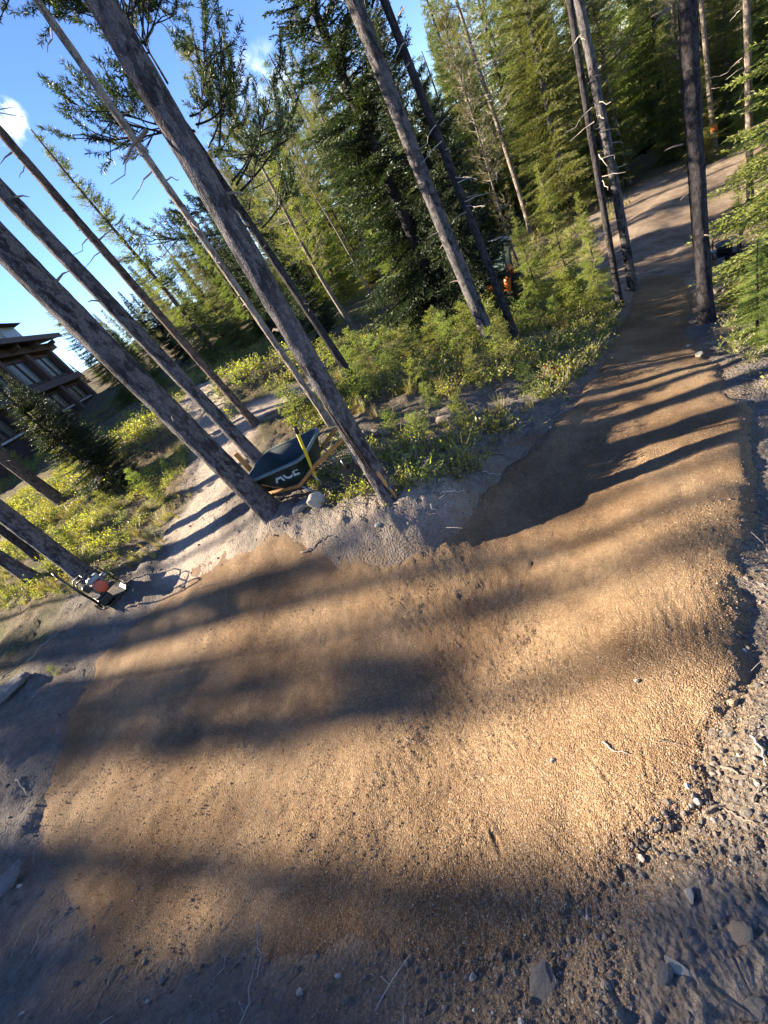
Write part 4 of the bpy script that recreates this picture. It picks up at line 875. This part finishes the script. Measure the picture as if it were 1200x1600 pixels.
for sy in (-1, 1):
    h_ = MB(); h_.tube([(-.66, sy * .11, .20), (.10, sy * .20, hz - .295), (.50, sy * .275, hz - .11), (.92, sy * .31, hz + .03)], [.019, .021, .021, .018], 8).build('handle', M['wood'], wb_, True)
    l_ = MB(); l_.tube([(.34, sy * .22, hz - .19), (.36, sy * .20, .01), (.22, sy * .20, .01), (.10, sy * .20, hz - .29)], .012, 7).build('leg', M['steel'], wb_, True)
    MB().tube([(-.62, sy * .10, .19), (-.36, sy * .16, hz - .13)], .010, 6).build('brace', M['steel'], wb_, True)
wh = MB().lathe((-.62, -.045, .19), (0, 1, 0), [(.13, .0), (.165, .005), (.19, .025), (.19, .065), (.165, .085), (.13, .09)], 24).build('wheel', M['rubber'], wb_, True)
MB().lathe((-.62, -.035, .19), (0, 1, 0), [(.02, -.04), (.02, 0), (.128, .01), (.128, .06), (.02, .07), (.02, .11)], 18).build('hub', M['steel'], wh, True)
def text_mesh(s, size, ext=.001):
    cu = bpy.data.curves.new('text', 'FONT'); cu.body = s; cu.size = size; cu.extrude = ext; cu.offset = .0035; cu.align_x = 'CENTER'; cu.align_y = 'CENTER'
    t = bpy.data.objects.new('text', cu); COL.objects.link(t); dg = bpy.context.evaluated_depsgraph_get(); me = bpy.data.meshes.new_from_object(t.evaluated_get(dg))
    bpy.data.objects.remove(t); return me
tm = text_mesh('ACE', .15, .0015); tm.materials.append(M['letter']); lt = obj('lettering', tm, tray)
# the near side slopes in from the rim: find its plane
y_top, z_top_, y_bot, z_bot = -(LY - .05) / 2, hz - .015, -.22, hz - .17
sl_ = math.atan2(z_top_ - z_bot, -(y_top - y_bot)); yy = (y_top + y_bot) / 2 + .005; zz = (z_top_ + z_bot) / 2 - .005
lt.location = (.10, yy - .006, zz); lt.rotation_euler = (math.pi - sl_ if sl_ < 0 else sl_, 0, 0); lt.scale = (1.15, 1, 1)
# ---- yellow handled tool
pb = gp(503, 767); pb[2] = h_top(pb[0], pb[1])[0]; pt = at(461, 668, 3.3)
yt = empty('yellow_pole', pb, 'yellow fibreglass tool handle leaning across the wheelbarrow tray', 'tool handle'); dv = pt - pb
MB().tube([dv * t for t in np.linspace(.0, .93, 6)], .0145, 10).build('shaft', M['yellow'], yt, True)
MB().tube([dv * t for t in (.93, 1.0)], .017, 10).build('grip', M['black'], yt, True)
MB().tube([dv * t for t in (-.03, .04)], [.012, .019], 10).build('ferrule', M['black'], yt, True)
wtop = at(468, 656, 5.6); ww = [at(465, 668, 5.6), at(465, 660, 5.6), at(470, 655, 5.6), at(477, 657, 5.6), at(486, 660, 5.6)]; ww[0][2] = h_top(ww[0][0], ww[0][1])[0]
o = MB().tube([p - ww[0] for p in ww], .006, 6).build('bent_twig', M['greytwig'], smooth=True); o.location = ww[0]; tag(o, 'pale hooked twig sticking up behind the yellow handle', 'twig')
# ---- stake behind the thick trunk
sb = at(395, 738, 4.75); sb[2] = h_top(sb[0], sb[1])[0]; stt = zpt(366, 706, EYE - 1e-6 - .5)
rh_ = math.hypot(sb[0], sb[1]); u = ray(367, 709); zt = EYE + u[2] * rh_ / math.hypot(u[0], u[1])
o = MB().box((0, 0, (zt - sb[2]) / 2), (.06, .03, zt - sb[2]), bev=.004).build('wooden_stake', M['wood']); o.location = sb; o.rotation_euler = (0, 0, .2); tag(o, 'orange brown wooden stake peeking out behind the thick pine', 'stake')
# ---- bent branch, black sheet and the scars of the split pine
pts = [at(545, 702, 3.75), at(557, 725, 3.68), at(567, 743, 3.62), at(562, 770, 3.6), at(554, 800, 3.58)]
pts[-1][2] = h_top(pts[-1][0], pts[-1][1])[0]
o = MB().tube([p - pts[-1] for p in pts], [.006, .007, .008, .008, .008], 7).tube([pts[2] - pts[-1], at(584, 746, 3.55) - pts[-1]], .006, 6).build('bent_branch', M['greytwig'], smooth=True); o.location = pts[-1]
tag(o, 'thin pale bent branch propped against the split pine base', 'branch')
bb = at(575, 777, 3.72); bb[2] = h_top(bb[0], bb[1])[0] - .02
V = []; nU = 6
for i in range(nU):
    for j in range(5):
        u_ = (i / (nU - 1) - .5) * .22 * (1 - .25 * (j / 4) ** 3); V.append((u_, .02 * (1 - (i / (nU - 1) * 2 - 1) ** 2) + .05 * j / 4, .27 * j / 4))
F_ = [(i * 5 + j, (i + 1) * 5 + j, (i + 1) * 5 + j + 1, i * 5 + j + 1) for i in range(nU - 1) for j in range(4)]; nv = len(V)
V2 = [(x, y + .004, z) for x, y, z in V]; F2 = [tuple(nv + k for k in f[::-1]) for f in F_]
sh = empty('panel', bb, 'black shovel blade standing behind the split pine', 'panel', rz=-.2)  # thin black curved sheet with a short tube on top
MB().add(V + V2, F_ + F2).build('sheet', M['black'], sh, True); MB().tube([(0, .05, .24), (0, .07, .34)], .018, 8).build('socket', M['black'], sh, True)
e2, b2, ax2 = NEAR['T2']
def bark_patch(root, z0, z1, ang, wid, r_, mat, name, off=.010, n=14):
    V = []; F_ = []
    for i in range(n):
        t = i / (n - 1); z = z0 + (z1 - z0) * t; w = wid * math.sin(math.pi * min(max(t, .03), .97)) ** .6 * (1 + .25 * math.sin(9 * t)); rr_ = r_ * (1 + .25 * math.exp(-max(z, 0) / .16))
        for k in range(5):
            a = ang + (k / 4 - .5) * w / r_ + .05 * math.sin(5 * t); bul = off * (1 - (k / 2 - 1) ** 2 * .6); V.append(((rr_ + bul) * math.cos(a), (rr_ + bul) * math.sin(a), z))
    for i in range(n - 1):
        for k in range(4): F_.append((i * 5 + k, i * 5 + k + 1, (i + 1) * 5 + k + 1, (i + 1) * 5 + k))
    return MB().add(V, F_).build(name, mat, root, True)
r2 = 28 * depth_of(b2) / F_PX / 2
Mi = e2.rotation_euler.to_matrix().inverted(); toc = Mi @ Vector((-b2[0], -b2[1], .5)); angc = math.atan2(toc.y, toc.x)
bark_patch(e2, .26, .44, angc + .35, .035, r2, M['woodraw'], 'scar'); bark_patch(e2, .12, .24, angc + .55, .028, r2, M['woodraw'], 'scar')
bark_patch(e2, .40, .95, angc - .10, .016, r2, M['crack'], 'split'); bark_patch(e2, .10, .33, angc + .18, .014, r2, M['crack'], 'split'); bark_patch(e2, .45, 1.1, angc - .45, .014, r2, M['crack'], 'split')
# ---- plate compactor
def arc(c, r, a0, a1, n, ax='y'):
    out = []
    for i in range(n):
        a = math.radians(a0 + (a1 - a0) * i / (n - 1)); out.append((c[0] + r * math.cos(a), c[1], c[2] + r * math.sin(a)))
    return out
def compactor(px, py, yaw, label, cols, hh=.92, hw=.19, two=False, dz=0):
    b = gp(px, py); z = h_top(b[0], b[1])[0]
    e = empty('plate_compactor', (b[0], b[1], z + .02 + dz), label, 'compactor', rz=yaw)
    V = []; prof = [(-.30, .085), (-.26, .03), (-.20, 0), (.20, 0), (.26, .03), (.30, .085)]
    m = MB()
    for y in (-.21, .21):
        V += [(x, y, zz) for x, zz in prof] + [(x, y, zz + .018) for x, zz in prof]
    F_ = []; n = 6
    for i in range(n - 1):
        F_ += [(i, i + 1, 12 + i + 1, 12 + i), (6 + i, 18 + i, 18 + i + 1, 6 + i + 1), (i, 6 + i, 6 + i + 1, i + 1), (12 + i, 12 + i + 1, 18 + i + 1, 18 + i)]
    F_ += [(0, 12, 18, 6), (5, 11, 23, 17)]
    m.add(V, F_).build('base_plate', M['black'], e)
    MB().box((-.10, 0, .095), (.22, .24, .14), bev=.02).build('exciter_housing', M['black'], e)
    MB().box((.0, 0, .195), (.40, .30, .03), bev=.006).build('engine_deck', cols['deck'], e)
    en = MB().box((.02, 0, .295), (.26, .24, .17), bev=.03).build('engine', cols['engine'], e)
    MB().lathe((.02, -.12, .30), (0, -1, 0), [(.02, 0), (.10, 0), (.105, .04), (.085, .055), (.03, .06)], 20).build('starter_cover', cols['cover'], en, True)
    MB().box((.05, .02, .425), (.22, .20, .09), bev=.03).build('fuel_tank', cols['tank'], e)
    MB().lathe((.05, .02, .47), (0, 0, 1), [(.03, 0), (.03, .018), (.012, .022)], 12).build('tank_cap', M['black'], e, True)
    MB().box((-.13, -.07, .40), (.11, .12, .12), bev=.025).build('air_filter', cols['filter'], e)
    MB().lathe((.16, .10, .34), (1, 0, 0), [(.02, -.02), (.045, 0), (.045, .10), (.015, .115)], 14).build('muffler', M['steel'], e, True)
    fr = MB()
    for y in (-.17, .17):
        fr.tube([(-.24, y, .06), (-.22, y, .50), (-.16, y, .57), (.16, y, .57), (.24, y, .50), (.26, y, .06)], .012, 8)
    fr.tube([(-.02, -.17, .57), (-.02, .17, .57)], .012, 8).build('roll_cage', M['black'], e, True)
    if not two:
        MB().tube([(-.22, -hw, .12), (-.24, -hw, .45), (-.22, -hw, hh - .06), (-.22, -hw + .05, hh), (-.22, hw - .05, hh), (-.22, hw, hh - .06), (-.24, hw, .45), (-.22, hw, .12)], .015, 9).tube([(-.23, -hw, .64), (-.23, hw, .64)], .011, 8).build('handle', M['black'], e, True)
    else:
        for y in (-hw, hw):
            hd = MB().tube([(-.20, y * .7, .15), (-.32, y, hh * .7), (-.36, y * 1.15, hh)], .014, 8).build('handle', M['steel'], e, True)
            MB().tube([(-.36, y * 1.15, hh), (-.375, y * 1.2, hh + .10)], .020, 8).build('grip', M['black'], hd, True)
    return e
compactor(184, 936, math.radians(35), 'black framed plate compactor with grey and red engine at the left trail edge', dict(deck=M['black'], engine=M['tray_rim'], cover=M['red'], tank=M['greypanel'], filter=M['black']), hh=.86, hw=.17).scale = (.74, .74, .86)
compactor(1135, 412, math.radians(120), 'small dark power machine with two upright handles on the slope right of the trail', dict(deck=M['black'], engine=M['black'], cover=M['red'], tank=M['tray_rim'], filter=M['white']), hh=1.0, hw=.26, two=True)
# ---- tractor
tb = gp(776, 488); tz = h_top(tb[0], tb[1])[0]
head = math.atan2(tb[1], tb[0]) - math.pi / 2 + math.radians(-14)
tr = empty('tractor', (tb[0], tb[1], tz), 'compact orange tractor with pale cab roof parked among the trees', 'tractor', rz=head)
gx = (h0(tb[0] + .5, tb[1]) - h0(tb[0] - .5, tb[1]))[0]; gy = (h0(tb[0], tb[1] + .5) - h0(tb[0], tb[1] - .5))[0]
nv_ = Vector((-gx, -gy, 1)).normalized(); tr.rotation_euler = (Vector((0, 0, 1)).rotation_difference(nv_).to_matrix() @ Matrix.Rotation(head, 3, 'Z')).to_euler()
MB().box((0, .25, .62), (.62, 1.5, .42), bev=.05).build('chassis', M['black'], tr)
MB().box((0, 1.25, .88), (.62, 1.2, .46), bev=.09, taper=.9).build('hood', M['orange'], tr)
for sx in (-1, 1):
    MB().tube([(sx * .50, -.58, .55), (sx * .52, -.52, .98), (sx * .52, -.10, 1.12), (sx * .52, .38, .98), (sx * .52, .5, .7)], .10, 8).build('fender', M['white'] if sx < 0 else M['orange'], tr, True)
    w_ = MB().lathe((sx * .46, -.05, .46), (sx, 0, 0), [(.30, 0), (.42, .0), (.47, .03), (.47, .24), (.42, .27), (.30, .27)], 26).build('rear_wheel', M['rubber'], tr, True)
    MB().lathe((sx * .49, -.05, .46), (sx, 0, 0), [(.06, .03), (.295, .02), (.295, .20), (.24, .23), (.10, .16), (.06, .22)], 20).build('rim', M['deepred'], w_, True)
    w_ = MB().lathe((sx * .44, 1.45, .31), (sx, 0, 0), [(.18, 0), (.28, 0), (.31, .03), (.31, .15), (.28, .18), (.18, .18)], 22).build('front_wheel', M['rubber'], tr, True)
    MB().lathe((sx * .46, 1.45, .31), (sx, 0, 0), [(.04, .02), (.175, .02), (.175, .13), (.06, .11)], 16).build('rim', M['deepred'], w_, True)
    for (y, yy_) in ((-.50, -.42), (.55, .48)): MB().tube([(sx * .50, y, .95), (sx * .50, y, 1.2), (sx * .46, yy_, 1.80)], .030, 7).build('cab_pillar', M['black'], tr, True)
    MB().box((sx * .478, .02, 1.40), (.012, .92, .74)).build('side_window', M['cabglass'], tr)
    lp = MB().box((sx * .38, -.60, 1.02), (.12, .06, .10), bev=.01).build('tail_light', M['red'], tr)
MB().box((0, -.475, 1.42), (.88, .012, .68)).build('rear_window', M['cabglass'], tr); MB().box((0, .55, 1.42), (.88, .012, .68)).build('windscreen', M['cabglass'], tr)
MB().tube([(0, -.49, 1.06), (0, -.49, 1.78)], .022, 6).build('window_bar', M['palepanel'], tr)
MB().box((0, .02, 1.86), (1.14, 1.24, .12), bev=.05, taper=.94).build('cab_roof', M['palepanel'], tr)
MB().box((0, -.46, .92), (.80, .10, .28), bev=.03).build('rear_panel', M['black'], tr)
V = [(-.17, -.57, .62), (.17, -.57, .62), (0, -.57, .92), (-.17, -.555, .62), (.17, -.555, .62), (0, -.555, .92)]
sg = MB().add(V, [(0, 1, 2), (5, 4, 3), (0, 3, 4, 1), (1, 4, 5, 2), (2, 5, 3, 0)]).build('warning_triangle', M['red'], tr)
V = [(-.09, -.575, .665), (.09, -.575, .665), (0, -.575, .825), (-.09, -.5705, .665), (.09, -.5705, .665), (0, -.5705, .825)]
MB().add(V, [(0, 1, 2), (5, 4, 3), (0, 3, 4, 1), (1, 4, 5, 2), (2, 5, 3, 0)]).build('triangle_centre', M['orange'], sg)
for sx in (-1, 1): MB().tube([(sx * .22, -.50, .50), (sx * .26, -.95, .42)], .03, 7).build('hitch_arm', M['black'], tr, True)
# ---- timber house
hx, hy0, hy1, hzg, belt, eave = -13.6, 23.6, 39.7, 2.4, 4.9, 7.75
ho = empty('timber_house', (hx, (hy0 + hy1) / 2, hzg), 'dark brown timber house with large windows at the left edge', 'house')
my = (hy0 + hy1) / 2
def hb(name, x0, x1, y0, y1, z0, z1, mat, par=ho, bev=0): return MB().box(((x0 + x1) / 2 - hx, (y0 + y1) / 2 - my, (z0 + z1) / 2 - hzg), (x1 - x0, y1 - y0, z1 - z0), bev=bev).build(name, mat, par)
hb('wall', hx - 6, hx, hy0, hy1, hzg - .5, eave, M['timber'])
hb('belt_beam', hx + .003, hx + .55, hy0 - .3, hy1 + .35, belt - .22, belt + .22, M['timber2'])
hb('eave_beam', hx + .003, hx + .50, hy0 - .3, hy1 + 1.1, eave - .55, eave - .1, M['timber2'])
cols_y = [hy1 - .25, hy1 - 4.25, hy1 - 8.25, hy1 - 12.25, hy0 + .25]
for cy_ in cols_y:
    hb('post', hx + .002, hx + .36, cy_ - .24, cy_ + .24, hzg - .3, belt - .223, M['timber2']); hb('post', hx + .002, hx + .36, cy_ - .24, cy_ + .24, belt + .223, eave - .553, M['timber2'])
def house_window(y0, y1, z0, z1):
    w_ = hb('window', hx + .002, hx + .05, y0, y1, z0, z1, M['timber'])
    n = 2; t = .09; wd = (y1 - y0 - t * (n + 1)) / n
    for k in range(n):
        a = y0 + t + k * (wd + t); hb('pane', hx + .03, hx + .056, a, a + wd, z0 + t, z1 - t, M['glass'], w_)
    hb('frame', hx + .052, hx + .11, y0 - .06, y1 + .06, z1 - .003, z1 + .10, M['timber2'], w_); hb('sill', hx + .052, hx + .16, y0 - .06, y1 + .06, z0 - .10, z0 + .003, M['palepanel'] if z0 < belt else M['timber2'], w_)
for a, b in zip(cols_y[1:], cols_y[:-1]):
    mid = (a + b) / 2
    for (q0, q1) in ((a + .45, mid - .12), (mid + .12, b - .45)):
        house_window(q0, q1, belt + .45, eave - .85); house_window(q0, q1, hzg + .9, belt - .45)
# roof: two slopes with overhang
rx0, rx1, ry0, ry1 = hx - 7, hx + 1.3, hy0 - 1.2, hy1 + 1.3; ridge = hx - 3; rz_ = eave + .9
V = []
for y in (ry0, ry1):
    for (x, z) in ((rx1, eave - .10), (ridge, rz_), (rx0, eave - .10), (rx0, eave + .14), (ridge, rz_ + .26), (rx1, eave + .14)): V.append((x - hx, y - my, z - hzg))
F_ = [(0, 1, 7, 6), (1, 2, 8, 7), (2, 3, 9, 8), (3, 4, 10, 9), (4, 5, 11, 10), (5, 0, 6, 11), (0, 5, 4, 1), (1, 4, 3, 2), (6, 7, 10, 11), (7, 8, 9, 10)]
rf = MB().add(V, F_).build('roof', M['shingle'], ho)
hb('fascia', hx + 1.303, hx + 1.38, ry0, ry1, eave - .16, eave + .17, M['timber2'], rf)
cu = hb('cupola', hx - 2.4, hx - .3, hy1 - 2.6, hy1 - .2, eave + .2, eave + 1.75, M['greypanel'], rf)
hb('cupola', hx - 2.2, hx - .2, hy1 - 5.6, hy1 - 3.6, eave + .2, eave + 1.2, M['palepanel'], rf)
MB().add([(hx + .25 - hx, hy1 + .2 - my, eave + 1.752 - hzg), (hx - 2.9 - hx, hy1 + .2 - my, eave + 1.752 - hzg), (hx - 2.9 - hx, hy1 - 3 - my, eave + 1.752 - hzg), (hx + .25 - hx, hy1 - 3 - my, eave + 1.752 - hzg), (hx - 1.3 - hx, hy1 - 1.4 - my, eave + 2.5 - hzg)], [(0, 1, 2, 3), (0, 4, 1), (1, 4, 2), (2, 4, 3), (3, 4, 0)]).build('cupola_roof', M['shingle'], rf)
for k in range(6): hb('rafter_end', hx + .505, hx + 1.1, hy1 - .4 - k * 2.9, hy1 - .15 - k * 2.9, eave - .42, eave - .17, M['timber2'])
# ---- far road, fuel can, ribbon
pr = np.array([gp(1003, 240), gp(1035, 218), gp(1070, 196), gp(1100, 178)]); V = []
for i, p in enumerate(pr):
    t = pr[min(i + 1, 3)] - pr[max(i - 1, 0)]; n_ = np.array([-t[1], t[0], 0]); n_ /= np.linalg.norm(n_)
    for s_ in (-1.6, 1.6):
        q = p + n_ * s_; V.append((q[0], q[1], h_ground(q[0], q[1])[0] + .25))
V += [(x, y, z - .6) for x, y, z in V]
tag(MB().add(V, [(0, 1, 3, 2), (2, 3, 5, 4), (4, 5, 7, 6), (0, 2, 10, 8), (2, 4, 12, 10), (4, 6, 14, 12), (1, 9, 11, 3), (3, 11, 13, 5), (5, 13, 15, 7)]).build('road', M['palepanel']), kind='structure')
fb = gp(1094, 251); fc = empty('fuel_can', (fb[0], fb[1], h_top(fb[0], fb[1])[0]), 'deep red can at the foot of a trunk by the far trail', 'can', rz=.4)
MB().box((0, 0, .22), (.42, .28, .44), bev=.05, taper=.92).build('body', M['deepred'], fc); MB().tube([(-.12, 0, .44), (-.10, 0, .53), (.08, 0, .53), (.10, 0, .44)], .022, 7).build('handle', M['deepred'], fc, True); MB().tube([(.15, 0, .43), (.2, 0, .55)], .028, 8).build('spout', M['black'], fc, True)

e14, b14, ax14 = NEAR['T14']; u = ray(1122, 196); tt = math.hypot(b14[0], b14[1]) / math.hypot(u[0], u[1]); zr_ = EYE + u[2] * tt - b14[2]
r14 = 7 * depth_of(b14) / F_PX / 2 + .02; rb_ = empty('marker_ribbon', b14 + ax14 * zr_, 'orange marker ribbon tied round a pale trunk beyond the trail', 'ribbon')
MB().lathe((0, 0, -.09), (0, 0, 1), [(r14 * .9, 0), (r14, 0), (r14, .18), (r14 * .9, .18)], 14).build('band', M['orange'], rb_)
MB().add([(r14, -.05, .06), (r14 + .05, -.09, -.28), (r14 + .06, .03, -.30), (r14, .05, .06), (r14 - .01, -.05, .06), (r14 + .04, -.09, -.28), (r14 + .05, .03, -.30), (r14 - .01, .05, .06)], [(0, 1, 2, 3), (7, 6, 5, 4), (0, 4, 5, 1), (1, 5, 6, 2), (2, 6, 7, 3), (3, 7, 4, 0)]).build('tail', M['orange'], rb_)
